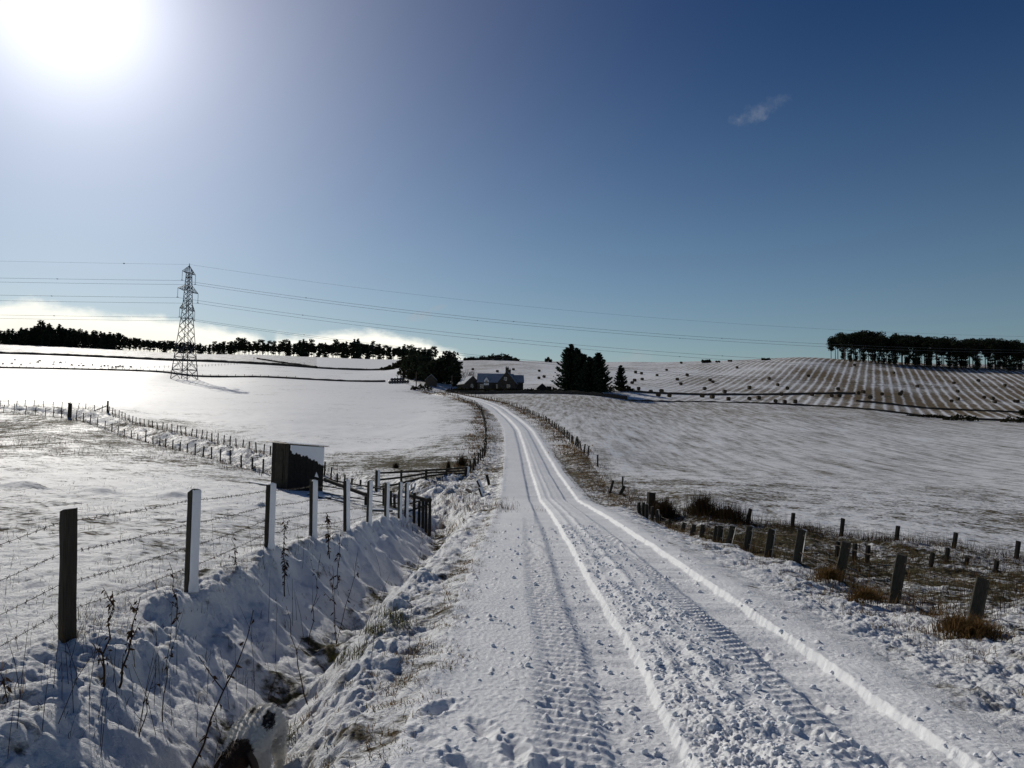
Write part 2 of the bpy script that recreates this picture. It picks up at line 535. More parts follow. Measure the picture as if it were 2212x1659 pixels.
        s2 = ss + crumb + 0.7 * wob + 0.01 * perlin(tt * 3.3, tt * 0)
        f1 = trough(-0.45, 0.0, s1)
        f2 = trough(1.08, 1.60, s2)
        d = 0.060 - 0.068 * np.maximum(f1, f2) * (1 + 0.25 * (far - 1)) * np.clip(1 + 0.55 * perlin(tt * 1.3, ss * 0 + 2.2) + 0.3 * perlin(tt * 4.1, ss * 0 + 6.2), 0.3, 1.3)
        # tread ribs
        for (a, b, sk, per) in ((-0.84, -0.45, 0.30, 0.15), (0.86, 1.09, -0.45, 0.15)):
            w = sstep(ss, a - .08, a + .08) * (1 - sstep(ss, b - .06, b + .10)) * (1 - sstep(rr, 17, 26))
            brk = np.clip(0.95 + 0.9 * perlin(tt * 0.5, ss * 0.6 + a), 0.15, 1.0)
            ph = tt / per + sk * (ss - a) / per + 0.09 * perlin(xx * 8, yy * 8)
            saw = (ph - np.floor(ph))
            rib = np.where(saw < 0.45, 0.0, np.where(saw < 0.80, (saw - 0.45) / 0.35, (1 - saw) / 0.20))
            lvl = 0.028 + brk * 0.030 * rib + 0.005 * perlin(xx * 22, yy * 22)
            d = d * (1 - w) + w * np.where(ss < 0, lvl, lvl + 0.012)
        # churned ridge in the middle
        mid = sstep(ss, 0.02, 0.14) * (1 - sstep(ss, 0.74, 0.92))
        pat = sstep(perlin(tt * 0.33 + 3, ss * 0.8 + 9) + 0.5 * perlin(tt * 1.1, ss * 2.0), -0.25, 0.45)
        ch = (0.15 + 0.67 * pat) * (0.35 + 0.65 * (1 - sstep(rr, 9, 16)))
        lx, ly = xx + 0.03 * perlin(xx * 9 + 4, yy * 9), yy + 0.03 * perlin(xx * 9 + 44, yy * 9)
        lump = 0.034 * billow(lx * 6.3, ly * 5.1) + 0.030 * billow(lx * 14 + 9, ly * 13) + 0.020 * billow(xx * 29, yy * 27) + 0.02 * perlin(xx * 3.1, yy * 3.1) - 0.028
        big = 0.10 * np.clip(-perlin(xx * 2.6 + 8, yy * 1.9) - 0.08, 0, 1) * near
        streak = 0.030 * np.exp(-((ss - 0.50 - 0.05 * perlin(tt * .7, tt * 0)) / 0.06) ** 2) + 0.022 * np.exp(-((ss - 0.24) / 0.06) ** 2)
        d = d + mid * (0.012 + streak * 0.8 + ch * lump * (0.35 + 0.65 * (1 - sstep(rr, 24, 60))) - big)
        # loose lumps scattered on the rest
        sc = np.clip(perlin(xx * 13 + 50, yy * 13) - 0.34, 0, 1) * 0.13 * sstep(perlin(xx * 0.7, yy * 0.7), -0.15, 0.25) * (1 - 0.5 * mid)
        d = d + sc * near
        d = d + near * 0.007 * perlin(xx * 25, yy * 25) + 0.018 * perlin(xx * 1.4, yy * 0.8)
        # footprints in the left part
        fp = np.zeros(ss.shape)
        for (fx, fy, fa) in ((-0.15, 5.1, .3), (0.06, 4.72, .1), (-0.45, 5.45, -.5), (-0.5, 4.9, .6), (-0.22, 4.5, .9), (0.22, 4.45, -.2), (1.95, 5.2, .4), (2.2, 4.7, -.3), (2.25, 5.9, .2), (1.85, 6.7, .5), (2.3, 7.4, -.4)):
            ca, sa = math.cos(fa), math.sin(fa)
            wx = xx + 0.03 * perlin(xx * 14, yy * 14)
            wy = yy + 0.03 * perlin(xx * 14 + 30, yy * 14)
            q = (((wx - fx) * ca + (wy - fy) * sa) / 0.055) ** 2 + ((-(wx - fx) * sa + (wy - fy) * ca) / 0.14) ** 2
            fp += np.exp(-q) * 0.055 - 0.018 * np.exp(-((np.sqrt(q) - 1.7) / 0.5) ** 2) * (0.6 + perlin(xx * 20, yy * 20))
        d = d - fp
        edge = sstep(ss, -2.0, -1.55) * (1 - sstep(ss, 1.75, 2.5))
        add = np.zeros(s.shape)
        add[i] = d * edge
        h = h + add
        # snow pushed up at both edges of the road
        h = h + (np.exp(-((s + 1.72) / 0.16) ** 2) * 0.05 + np.exp(-((s - 1.9) / 0.3) ** 2) * 0.02) * (r < 60) * np.clip(perlin(X * 2, Y * 2) + 0.6, 0, 1)
    return h + EYE, m


def ground(x, y):
    h, _ = features(np.array([float(x)]), np.array([float(y)]))
    return float(h[0])


def grounds(xs, ys):
    return features(np.asarray(xs, float), np.asarray(ys, float))[0]


def hit(px, py, y0=3.0, y1=700.0):
    """where the sight line through a picture point meets the ground"""
    d = ray(px, py)
    ys = np.geomspace(y0, y1, 500)
    k = ys / d[1]
    z = d[2] * k + EYE
    g = grounds(d[0] * k, ys)
    below = np.where(z <= g)[0]
    j = below[0] if len(below) else int(np.argmin(z - g))
    if j > 0 and len(below):
        a = (z[j - 1] - g[j - 1])
        b = (z[j] - g[j])
        f = a / (a - b) if a != b else 0
        yy = ys[j - 1] + f * (ys[j] - ys[j - 1])
    else:
        yy = ys[j]
    kk = yy / d[1]
    return (d[0] * kk, yy, ground(d[0] * kk, yy))


# ------------------------------------------------------------------ materials
def new_mat(name):
    m = bpy.data.materials.new(name)
    m.use_nodes = True
    return m, NT(m.node_tree)


def simple_mat(name, c1, c2, scale=8.0, rough=0.85, bump=0.0, stretch=(1, 1, 1), spec=0.2, metallic=0.0, contrast=1.0, rnd=0.0):
    m, t = new_mat(name)
    tc = t.n('ShaderNodeTexCoord')
    mp = t.n('ShaderNodeMapping')
    t.set(mp, 'Vector', tc.outputs['Object'])
    t.set(mp, 'Scale', stretch)
    nz = t.noise(mp.outputs[0], scale, 5.0, 0.65)
    f = t.smooth(nz, 0.5 - 0.22 / contrast, 0.5 + 0.22 / contrast)
    col = t.mix(f, c4(*c1), c4(*c2))
    if rnd:
        oi = t.n('ShaderNodeObjectInfo')
        k = t.math('MULTIPLY_ADD', oi.outputs['Random'], rnd * 2, 1 - rnd)
        col = t.mix(1.0, col, k, 'MULTIPLY')
    b = t.n('ShaderNodeBsdfPrincipled')
    t.set(b, 'Base Color', col)
    t.set(b, 'Roughness', rough)
    t.set(b, 'Specular IOR Level', spec)
    t.set(b, 'Metallic', metallic)
    if bump:
        bp = t.n('ShaderNodeBump')
        t.set(bp, 'Strength', bump)
        t.set(bp, 'Distance', 0.02)
        t.set(bp, 'Height', nz)
        t.set(b, 'Normal', bp.outputs[0])
    o = t.n('ShaderNodeOutputMaterial')
    t.set(o, 'Surface', b.outputs[0])
    return m


def leaf_mat(name, c1, c2, scale=1.0, trans=0.25):
    m, t = new_mat(name)
    g = t.n('ShaderNodeNewGeometry')
    nz = t.noise(g.outputs['Position'], scale, 3.0, 0.6)
    rp = t.math('MULTIPLY_ADD', g.outputs['Random Per Island'], 0.6, t.math('MULTIPLY_ADD', nz, 1.2, -0.5), clamp=True)
    col = t.mix(rp, c4(*c1), c4(*c2))
    d = t.n('ShaderNodeBsdfDiffuse', ins={'Color': col})
    tr = t.n('ShaderNodeBsdfTranslucent', ins={'Color': col})
    mx = t.n('ShaderNodeMixShader', ins={0: trans, 1: d.outputs[0], 2: tr.outputs[0]})
    o = t.n('ShaderNodeOutputMaterial')
    t.set(o, 'Surface', mx.outputs[0])
    return m


def snow_ground_mat():
    m, t = new_mat('snowy_ground')
    g = t.n('ShaderNodeNewGeometry')
    P = g.outputs['Position']

    def attr(n):
        return t.n('ShaderNodeAttribute', attribute_name=n).outputs['Fac']
    cover, tan, rowc, rowl, rowa, comb, fineb = (attr(n) for n in ('cover', 'tan', 'rowc', 'rowl', 'rowa', 'comb', 'fineb'))
    n1 = t.noise(P, 5.5, 5.0, 0.62)
    n2 = t.noise(P, 0.9, 4.0, 0.6)
    n3 = t.noise(P, 0.11, 3.0, 0.55)
    cv = t.n('ShaderNodeCombineXYZ')
    t.set(cv, 0, t.math('MULTIPLY', rowc, 1.0))
    t.set(cv, 1, t.math('MULTIPLY', rowl, 0.07))
    st = t.noise(cv.outputs[0], 0.9, 6.0, 0.72)
    base = t.math('ADD', t.math('MULTIPLY', n1, 0.42), t.math('ADD', t.math('MULTIPLY', n2, 0.34), t.math('MULTIPLY', n3, 0.24)))
    rowv = t.math('ADD', t.math('MULTIPLY', st, 0.66), t.math('ADD', t.math('MULTIPLY', n2, 0.2), t.math('MULTIPLY', n1, 0.14)))
    mixv = t.n('ShaderNodeMix', data_type='FLOAT', ins={0: rowa, 2: base, 3: rowv})
    v = mixv.outputs[0]
    wv = t.math('SINE', t.math('MULTIPLY', t.math('ADD', rowc, t.math('ADD', t.math('MULTIPLY', t.math('SUBTRACT', n2, 0.5), 0.45), t.math('MULTIPLY', t.math('SUBTRACT', n3, 0.5), 1.2))), 2 * math.pi / 2.9))
    wv = t.math('MULTIPLY_ADD', t.math('POWER', t.math('MULTIPLY_ADD', wv, -0.5, 0.5), 3.0), -2.4, 0.7)
    wv = t.math('ADD', wv, t.math('MULTIPLY', t.math('SUBTRACT', st, 0.5), 4.0))
    v = t.math('ADD', v, t.math('MULTIPLY', t.math('MULTIPLY', wv, -0.058), comb))
    thr = t.math('MULTIPLY_ADD', cover, 0.32, 0.345)
    expo = t.smooth(t.math('SUBTRACT', thr, v), t.math('MULTIPLY_ADD', rowa, -0.09, -0.035), t.math('MULTIPLY_ADD', rowa, 0.09, 0.075))
    # soil and dead grass showing through
    vn = t.noise(P, 11.0, 4.0, 0.7)
    dark = t.mix(t.smooth(vn, 0.35, 0.65), c4(0.035, 0.035, 0.022), c4(0.11, 0.095, 0.05))
    tanc = t.mix(t.smooth(vn, 0.35, 0.65), c4(0.13, 0.095, 0.06), c4(0.25, 0.19, 0.125))
    veg = t.mix(tan, dark, tanc)
    snow = t.mix(t.smooth(n2, 0.3, 0.7), c4(0.79, 0.80, 0.82), c4(0.845, 0.85, 0.865))
    col = t.mix(expo, snow, veg)
    b = t.n('ShaderNodeBsdfPrincipled')
    t.set(b, 'Base Color', col)
    t.set(b, 'Roughness', t.math('MULTIPLY_ADD', expo, 0.25, 0.62))
    t.set(b, 'Specular IOR Level', t.math('MULTIPLY_ADD', expo, -0.055, 0.08))
    bn = t.math('ADD', t.math('MULTIPLY', t.noise(P, 48.0, 4.0, 0.75), 0.8), t.math('MULTIPLY', n1, 1.6))
    bn = t.math('ADD', bn, t.math('MULTIPLY', expo, -0.5))
    bp = t.n('ShaderNodeBump')
    t.set(bp, 'Strength', t.math('MULTIPLY', fineb, 0.7))
    t.set(bp, 'Distance', 0.05)
    t.set(bp, 'Height', bn)
    t.set(b, 'Normal', bp.outputs[0])
    o = t.n('ShaderNodeOutputMaterial')
    t.set(o, 'Surface', b.outputs[0])
    return m


MAT = {}
MAT['ground'] = snow_ground_mat()
MAT['snow'] = simple_mat('snow', (0.78, 0.81, 0.87), (0.86, 0.88, 0.91), 30, 0.6, 0.5, spec=0.3)
MAT['wood'] = simple_mat('weathered_wood', (0.020, 0.019, 0.015), (0.075, 0.068, 0.052), 14, 0.9, 0.6, (3, 3, 0.35), rnd=0.25)
MAT['wood_dark'] = simple_mat('dark_wood', (0.018, 0.016, 0.013), (0.055, 0.048, 0.038), 10, 0.9, 0.5, (2, 2, 0.4), rnd=0.25)
MAT['rail'] = simple_mat('rail_wood', (0.02, 0.018, 0.014), (0.06, 0.05, 0.04), 9, 0.9, 0.4)
MAT['wire'] = simple_mat('rusty_wire', (0.05, 0.04, 0.035), (0.11, 0.08, 0.06), 60, 0.6, metallic=0.4)
MAT['steel'] = simple_mat('galvanised_steel', (0.025, 0.03, 0.04), (0.06, 0.065, 0.075), 3, 0.6, spec=0.25)
MAT['cable'] = simple_mat('cable', (0.10, 0.11, 0.125), (0.14, 0.15, 0.16), 1, 0.6)
MAT['glass_ins'] = simple_mat('insulator_glass', (0.55, 0.6, 0.62), (0.75, 0.78, 0.8), 6, 0.12, spec=0.9)
MAT['drygrass'] = leaf_mat('dry_grass', (0.09, 0.053, 0.022), (0.25, 0.16, 0.07), 2.0, 0.38)
MAT['greengrass'] = leaf_mat('green_grass', (0.05, 0.052, 0.015), (0.14, 0.12, 0.035), 4.0, 0.25)
MAT['darkgrass'] = leaf_mat('dead_reed', (0.028, 0.019, 0.012), (0.085, 0.058, 0.034), 1.5, 0.15)
MAT['palegrass'] = leaf_mat('pale_stalk', (0.07, 0.058, 0.036), (0.18, 0.15, 0.095), 2.0, 0.2)
MAT['weed'] = leaf_mat('weed_stalk', (0.028, 0.018, 0.012), (0.085, 0.05, 0.03), 9.0, 0.15)
MAT['spruce'] = leaf_mat('spruce_needles', (0.012, 0.022, 0.016), (0.045, 0.065, 0.042), 0.5, 0.12)
MAT['pine'] = leaf_mat('pine_needles', (0.014, 0.020, 0.014), (0.05, 0.060, 0.038), 0.4, 0.12)
MAT['broom'] = leaf_mat('scrub_leaf', (0.020, 0.020, 0.012), (0.07, 0.062, 0.035), 0.5, 0.15)
MAT['bark'] = simple_mat('bark', (0.035, 0.028, 0.022), (0.10, 0.078, 0.06), 5, 0.95)
MAT['twig'] = simple_mat('bare_twigs', (0.055, 0.042, 0.032), (0.12, 0.095, 0.07), 3, 0.95)
MAT['slate'] = simple_mat('slate', (0.05, 0.055, 0.065), (0.10, 0.105, 0.12), 4, 0.7)
MAT['roof_snow'] = simple_mat('thin_shaded_roof_snow', (0.16, 0.20, 0.26), (0.36, 0.40, 0.46), 3.0, 0.8)  # thin snow, with the sunless slope's shade mixed into its blue-grey colour
MAT['stone'] = simple_mat('granite_wall', (0.030, 0.026, 0.022), (0.085, 0.074, 0.062), 3, 0.95, 0.5)
MAT['white_paint'] = simple_mat('white_paint', (0.70, 0.71, 0.72), (0.8, 0.8, 0.8), 3, 0.7)
MAT['pane'] = simple_mat('window_glass', (0.015, 0.018, 0.022), (0.03, 0.035, 0.04), 2, 0.1, spec=0.6)
MAT['straw'] = simple_mat('straw', (0.040, 0.031, 0.021), (0.095, 0.073, 0.048), 7, 0.95, 0.6)
MAT['plastic'] = simple_mat('black_wrap', (0.012, 0.012, 0.013), (0.03, 0.03, 0.032), 4, 0.12, spec=0.8)
MAT['tar'] = simple_mat('tarred_board', (0.010, 0.010, 0.010), (0.024, 0.022, 0.020), 10, 0.9, 0.3)
MAT['iron'] = simple_mat('corrugated_iron', (0.09, 0.085, 0.08), (0.17, 0.15, 0.13), 5, 0.6, metallic=0.3)
MAT['fleece'] = simple_mat('fleece', (0.22, 0.20, 0.17), (0.36, 0.33, 0.28), 10, 0.95)
MAT['face'] = simple_mat('dark_face', (0.02, 0.018, 0.016), (0.04, 0.036, 0.03), 10, 0.9)


# ------------------------------------------------------------------ object helpers
class MB:
    def __init__(self):
        self.v = []
        self.f = []

    def quad(self, a, b, c, d):
        n = len(self.v)
        self.v += [a, b, c, d]
        self.f.append((n, n + 1, n + 2, n + 3))

    def tri(self, a, b, c):
        n = len(self.v)
        self.v += [a, b, c]
        self.f.append((n, n + 1, n + 2))

    def box(self, c, s, rot=None, jit=0.0, taper=1.0):
        n = len(self.v)
        for z in (-.5, .5):
            for (x, y) in ((-.5, -.5), (.5, -.5), (.5, .5), (-.5, .5)):
                k = taper if z > 0 else 1.0
                p = Vector((x * s[0] * k, y * s[1] * k, z * s[2]))
                if jit:
                    p += Vector((random.uniform(-jit, jit), random.uniform(-jit, jit), random.uniform(-jit, jit)))
                if rot is not None:
                    p = rot @ p
                self.v.append((c[0] + p[0], c[1] + p[1], c[2] + p[2]))
        for f in ((0, 3, 2, 1), (4, 5, 6, 7), (0, 1, 5, 4), (1, 2, 6, 5), (2, 3, 7, 6), (3, 0, 4, 7)):
            self.f.append(tuple(n + i for i in f))

    def bar(self, a, b, w, h=None):
        a = Vector(a)
        b = Vector(b)
        d = b - a
        L = d.length
        if L < 1e-6:
            return
        q = d.to_track_quat('Z', 'Y').to_matrix()
        self.box((a + b) / 2, (w, h or w, L), q)

    def tube(self, path, radii, n=6, cap=True):
        base = len(self.v)
        m = len(path)
        path = [Vector(p) for p in path]
        for i, p in enumerate(path):
            d = (path[min(i + 1, m - 1)] - path[max(i - 1, 0)])
            if d.length < 1e-9:
                d = Vector((0, 0, 1))
            d.normalize()
            up = Vector((0, 0, 1)) if abs(d.z) < 0.9 else Vector((1, 0, 0))
            x = d.cross(up).normalized()
            y = d.cross(x)
            r = radii[i] if hasattr(radii, '__len__') else radii
            for k in range(n):
                a = 2 * math.pi * k / n
                q = p + x * (math.cos(a) * r) + y * (math.sin(a) * r)
                self.v.append(tuple(q))
        for i in range(m - 1):
            for k in range(n):
                k2 = (k + 1) % n
                self.f.append((base + i * n + k, base + i * n + k2, base + (i + 1) * n + k2, base + (i + 1) * n + k))
        if cap:
            self.f.append(tuple(base + k for k in range(n))[::-1])
            self.f.append(tuple(base + (m - 1) * n + k for k in range(n)))

    def blade(self, p, h, w, az, lean, bend=0.5):
        """a tapering blade that arcs over by the angle lean (radians at its tip)"""
        dx, dy = math.cos(az), math.sin(az)
        px, py = -dy * w / 2, dx * w / 2
        lean = min(lean, 2.2)
        n = len(self.v)
        x = z = 0.0
        seg = h / 3
        pts = [(0.0, 0.0)]
        for k in range(3):
            a = lean * (0.25 + 0.375 * k)
            x += math.sin(a) * seg
            z += math.cos(a) * seg
            pts.append((x, z))
        for k, (x, z) in enumerate(pts[:3]):
            t_ = (1.0, .85, .55)[k]
            self.v.append((p[0] + dx * x - px * t_, p[1] + dy * x - py * t_, p[2] + z))
            self.v.append((p[0] + dx * x + px * t_, p[1] + dy * x + py * t_, p[2] + z))
        x, z = pts[3]
        self.v.append((p[0] + dx * x, p[1] + dy * x, p[2] + z))
        self.f += [(n, n + 1, n + 3, n + 2), (n + 2, n + 3, n + 5, n + 4), (n + 4, n + 5, n + 6)]

    def mesh(self, name, mat, smooth=False):
        me = bpy.data.meshes.new(name)
        me.from_pydata(self.v, [], self.f)
        if mat is not None:
            me.materials.append(mat)
        if smooth:
            me.polygons.foreach_set('use_smooth', [True] * len(me.polygons))
        me.update()
        return me

    def build(self, name, mat, parent=None, smooth=False, loc=None):
        me = self.mesh(name, mat, smooth)
        return link(name, me, parent, loc)


def link(name, me, parent=None, loc=None):
    o = bpy.data.objects.new(name, me)
    COL.objects.link(o)
    if parent is not None:
        o.parent = parent
    if loc is not None:
        o.location = loc
    return o


def tag(o, label=None, cat=None, group=None, kind=None):
    if label:
        o['label'] = label
    if cat:
        o['category'] = cat
    if group:
        o['group'] = group
    if kind:
        o['kind'] = kind
    return o


def thing(name, label, cat, loc=(0, 0, 0), rz=0.0, group=None):
    o = bpy.data.objects.new(name, None)
    COL.objects.link(o)
    o.location = loc
    o.rotation_euler = (0, 0, rz)
    return tag(o, label, cat, group)


def copy_tree(o, loc, rz=0.0, scale=1.0, label=None):
    c = o.copy()
    COL.objects.link(c)
    c.location = loc
    c.rotation_euler = (0, 0, rz)
    c.scale = (scale, scale, scale) if not hasattr(scale, '__len__') else scale
    if label:
        c['label'] = label
    for ch in list(o.children):
        k = ch.copy()
        COL.objects.link(k)
        k.parent = c
        for g in ch.children:
            q = g.copy()
            COL.objects.link(q)
            q.parent = k
    return c


# ------------------------------------------------------------------ ground sheet, cut into its fields
def build_ground():
    fine = np.linspace(-0.625, 0.625, 1010)
    step = fine[1] - fine[0]
    side = []
    a = fine[-1]
    st = step
    while a < math.pi - 0.12:
        st *= 1.22
        a += min(st, 0.12)
        side.append(a)
    side = np.array(side)
    ang = np.concatenate([-side[::-1], fine, side])
    ang = ang[np.abs(ang) < math.pi]
    rad = [0.25, 0.6, 1.0, 1.4, 1.8, 2.2, 2.6, 2.9, 3.2, 3.45, 3.65]
    r = 3.8
    while r < 2600:
        rad.append(r)
        k = 0.0036 if r < 14 else (0.0052 if r < 42 else (0.0085 if r < 260 else (0.011 if r < 800 else 0.08)))
        r *= 1 + k
    rad = np.array(rad)
    A, R = np.meshgrid(ang, rad)
    X = R * np.sin(A)
    Y = R * np.cos(A)
    nr, na = X.shape
    x = X.ravel()
    y = Y.ravel()
    z, m = features(x, y)
    # the sheet closes behind the camera
    V = np.stack([x, y, z], 1)
    # ---- surface masks
    n_low = perlin(x * 0.09, y * 0.09)
    r = np.hypot(x, y)
    cov = np.full(x.shape, 0.30)
    tan = np.full(x.shape, 0.35)
    rowc = x.copy()
    rowl = y.copy()
    rowa = np.zeros(x.shape)
    comb = np.zeros(x.shape)
    fineb = np.ones(x.shape)
    road = m['road']
    cov[road] = 0.0
    vg = ~(m['pad'] | m['past'] | m['stub'] | m['rf'] | road)
    cov = np.where(vg, 0.30, cov)
    tan = np.where(vg, 0.40, tan)
    # tussocky rim of the verge by the road
    rim = np.exp(-((m['s'] + 1.85) / 0.22) ** 2)
    cov = cov + vg * rim * 0.07 * (r < 60)
    cov = cov + vg * (m['s'] > 2.2) * (m['s'] < 6) * sstep(y, 26, 31) * (1 - sstep(y, 60, 75)) * 0.19
    far_verge = sstep(r, 28, 50) * (1 - sstep(r, 215, 240))
    cov = cov + vg * far_verge * 0.18
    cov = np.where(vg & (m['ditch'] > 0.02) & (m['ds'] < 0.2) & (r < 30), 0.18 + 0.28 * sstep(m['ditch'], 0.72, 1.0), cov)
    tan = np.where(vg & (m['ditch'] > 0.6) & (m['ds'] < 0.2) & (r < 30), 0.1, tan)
    cov = np.where(m['pad'], 0.34 + 0.24 * sstep(r, 36, 70) + 0.18 * n_low - 0.08 * (1 - sstep(r, 8, 14)), cov)
    tan = np.where(m['pad'], 0.25, tan)
    cov = np.where(m['past'], 0.19 + 0.16 * n_low + 0.22 * (1 - sstep(m['eJ'], 1, 14)) + 0.20 * (1 - sstep(m['eE'], 2, 22)), cov)
    gp = np.exp(-(((x + 8.6) / 3.5) ** 2 + ((y - 55) / 5) ** 2))
    cov = cov + m['past'] * gp * 0.22
    tan = np.where(m['past'], 0.15 * (1 - gp), tan)
    upper = (y > 280) & (x < -30) & ~m['past'] & ~m['stub']
    cov = np.where(upper, 0.22 + 0.25 * n_low, cov)
    white = upper & (np.arctan2(x, y) > -0.24) & (y > 430)
    cov = np.where(white, 0.05, cov)
    topf = upper & (np.arctan2(x, y) <= -0.24) & (BPOLY.dist(x, y)[0] < 0)
    cov = np.where(topf, 0.42, cov)
    rowa = np.where(topf, 0.7, rowa)
    tan = np.where(upper, 0.5, tan)
    # right field: drilled rows running up the valley
    rf = m['rf']
    low = 1 - sstep(y, 38, 75)
    hi = sstep(y, 120, 180)
    cov = np.where(rf, 0.43 + 0.06 * low + 0.12 * hi + 0.10 * n_low, cov)
    tan = np.where(rf, 0.30 + 0.25 * hi, tan)
    a0 = math.radians(-4)
    rowc = np.where(rf, x * math.cos(a0) + y * math.sin(a0) + 0.0009 * (y - 60) ** 2 * 0, rowc)
    rowa = np.where(rf, 0.75 * sstep(y, 34, 70), rowa)
    # stubble hill
    sb = m['stub']
    ar = math.radians(24.5)
    rowc = np.where(sb, x * math.cos(ar) - y * math.sin(ar), rowc)
    rowl = np.where(sb, x * math.sin(ar) + y * math.cos(ar), rowl)
    ang_ = np.arctan2(x, y)
    cov = np.where(sb, 0.37 + 0.28 * sstep(ang_, 0.14, 0.42) + 0.34 * perlin(x * 0.018, y * 0.018 + 5) + 0.25 * perlin(x * 0.06, y * 0.05 + 5), cov)
    rowa = np.where(sb, 0.55, rowa)
    comb = np.where(sb, 0.55 + 0.45 * sstep(ang_, 0.2, 0.42), comb)
    tan = np.where(sb, 0.75, tan)
    bg = m['bog']
    cov = np.where(bg, 0.60 + 0.3 * n_low, cov)
    tan = np.where(bg, 0.12, tan)
    gully = (m['eE'] < 12) & (m['eF'] < 12) & vg & (y > 40)
    cov = np.where(gully, 0.46, cov)
    farm = (y > 228) & (y < 300) & (x > -40) & (x < 36)
    cov = np.where(farm & ~road & ~m['past'], 0.46, cov)
    cov = np.where(road & (m['yc'] < 225) & (m['s'] < -1.5), 0.1, cov)
    fineb = np.clip(1.2 - r / 90.0, 0.15, 1.0)
    fineb = np.where(road, fineb * 0.55, fineb)
    attrs = dict(cover=np.clip(cov, 0, 1), tan=np.clip(tan, 0, 1), rowc=rowc, rowl=rowl, rowa=rowa, comb=comb, fineb=fineb)
    # ---- faces
    I = np.arange(nr * na).reshape(nr, na)
    q = np.stack([I[:-1, :-1], I[1:, :-1], I[1:, 1:], I[:-1, 1:]], -1).reshape(-1, 4)
    q = q[:, ::-1]
    # vertex normals of the whole sheet, so that the cut between two fields does not show
    Z = z.reshape(nr, na)
    dXa, dYa, dZa = (np.gradient(a, axis=1) for a in (X, Y, Z))
    dXr, dYr, dZr = (np.gradient(a, axis=0) for a in (X, Y, Z))
    N = np.stack([dYa * dZr - dZa * dYr, dZa * dXr - dXa * dZr, dXa * dYr - dYa * dXr], -1).reshape(-1, 3)
    N /= np.linalg.norm(N, axis=1)[:, None] + 1e-12
    N *= np.where(N[:, 2:3] < 0, -1, 1)
    # ---- classes
    c0 = q[:, 0]
    cls = np.zeros(len(q), int)

    def setc(mask, k):
        cls[mask[c0]] = k
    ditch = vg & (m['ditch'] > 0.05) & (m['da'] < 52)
    right_v = vg & (m['s'] > 0) & (r < 240) & (y > -5)
    left_v = vg & (m['s'] <= 0) & (r < 240) & (y > -5) & (x > -6)
    names = ['ground', 'verge', 'verge', 'ditch', 'paddock', 'gully', 'pasture', 'hillside', 'field', 'stubble_field', 'marsh', 'road']
    setc(left_v, 1)
    setc(right_v, 2)
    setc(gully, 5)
    setc(ditch, 3)
    setc(upper, 7)
    setc(m['pad'], 4)
    setc(m['past'], 6)
    setc(rf, 8)
    setc(sb, 9)
    setc(bg, 10)
    setc(road, 11)
    labels = {1: 'snowy verge with brown tufts between the road and the ditch', 2: 'snowy verge between the road and the leaning posts', 3: 'snow filled ditch with a shaded bank',
              4: 'snow covered paddock behind the barbed wire fence', 5: 'tussocky gully between two rows of fence posts', 6: 'smooth white pasture rising to the pylon',
              7: 'snowy fields on the hill below the tree line', 8: 'snowy field with faint drill rows right of the road', 9: 'stubble hill with snow rows and bales', 10: 'dark boggy strip behind the leaning posts',
              11: 'snow covered farm track with two wheel ruts', 0: 'snow covered ground'}
    mat = MAT['ground']
    for k, nm in enumerate(names):
        f = q[cls == k]
        if not len(f):
            continue
        used, inv = np.unique(f.ravel(), return_inverse=True)
        me = bpy.data.meshes.new(nm)
        me.vertices.add(len(used))
        me.vertices.foreach_set('co', V[used].astype(np.float32).ravel())
        me.loops.add(len(f) * 4)
        me.loops.foreach_set('vertex_index', inv.astype(np.int32))
        me.polygons.add(len(f))
        me.polygons.foreach_set('loop_start', np.arange(len(f), dtype=np.int32) * 4)
        me.polygons.foreach_set('use_smooth', np.ones(len(f), bool))
        me.update(calc_edges=True)
        for an, av in attrs.items():
            at_ = me.attributes.new(an, 'FLOAT', 'POINT')
            at_.data.foreach_set('value', av[used].astype(np.float32))
        me.normals_split_custom_set_from_vertices(N[used].tolist())
        me.materials.append(mat)
        o = link(nm, me)
        tag(o, labels.get(k), kind='structure')


build_ground()
#@@OBJECTS@@

# ================================================================== THINGS
def post_mesh(seed, chamfer=0.16, tilt=0.0):
    """a unit sawn post: 1 wide, 1 tall above the ground, a bit below it"""
    rs = random.Random(seed)
    mb = MB()
    ring = []
    c = chamfer
    pts = [(-.5 + c, -.5), (.5 - c, -.5), (.5, -.5 + c), (.5, .5 - c), (.5 - c, .5), (-.5 + c, .5), (-.5, .5 - c), (-.5, -.5 + c)]
    zs = [-0.25, 0.0, 0.3, 0.62, 0.86, 1.0]
    for i, z in enumerate(zs):
        for (x, y) in pts:
            k = 1.0 + rs.uniform(-.05, .05)
            top = (i == len(zs) - 1)
            mb.v.append((x * k + rs.uniform(-.02, .02), y * k + rs.uniform(-.02, .02), z + (x * tilt + rs.uniform(-.012, .012) if top else 0)))
    for i in range(len(zs) - 1):
        for k in range(8):
            k2 = (k + 1) % 8
            mb.f.append((i * 8 + k, i * 8 + k2, (i + 1) * 8 + k2, (i + 1) * 8 + k))
    mb.f.append(tuple((len(zs) - 1) * 8 + k for k in range(8)))
    return mb


POSTS = [post_mesh(i, tilt=(-.03, .02, .04, 0)[i]).mesh('post', MAT['wood']) for i in range(4)]
POSTS_DARK = [post_mesh(10 + i, tilt=(-.03, .03)[i]).mesh('post', MAT['wood_dark']) for i in range(2)]


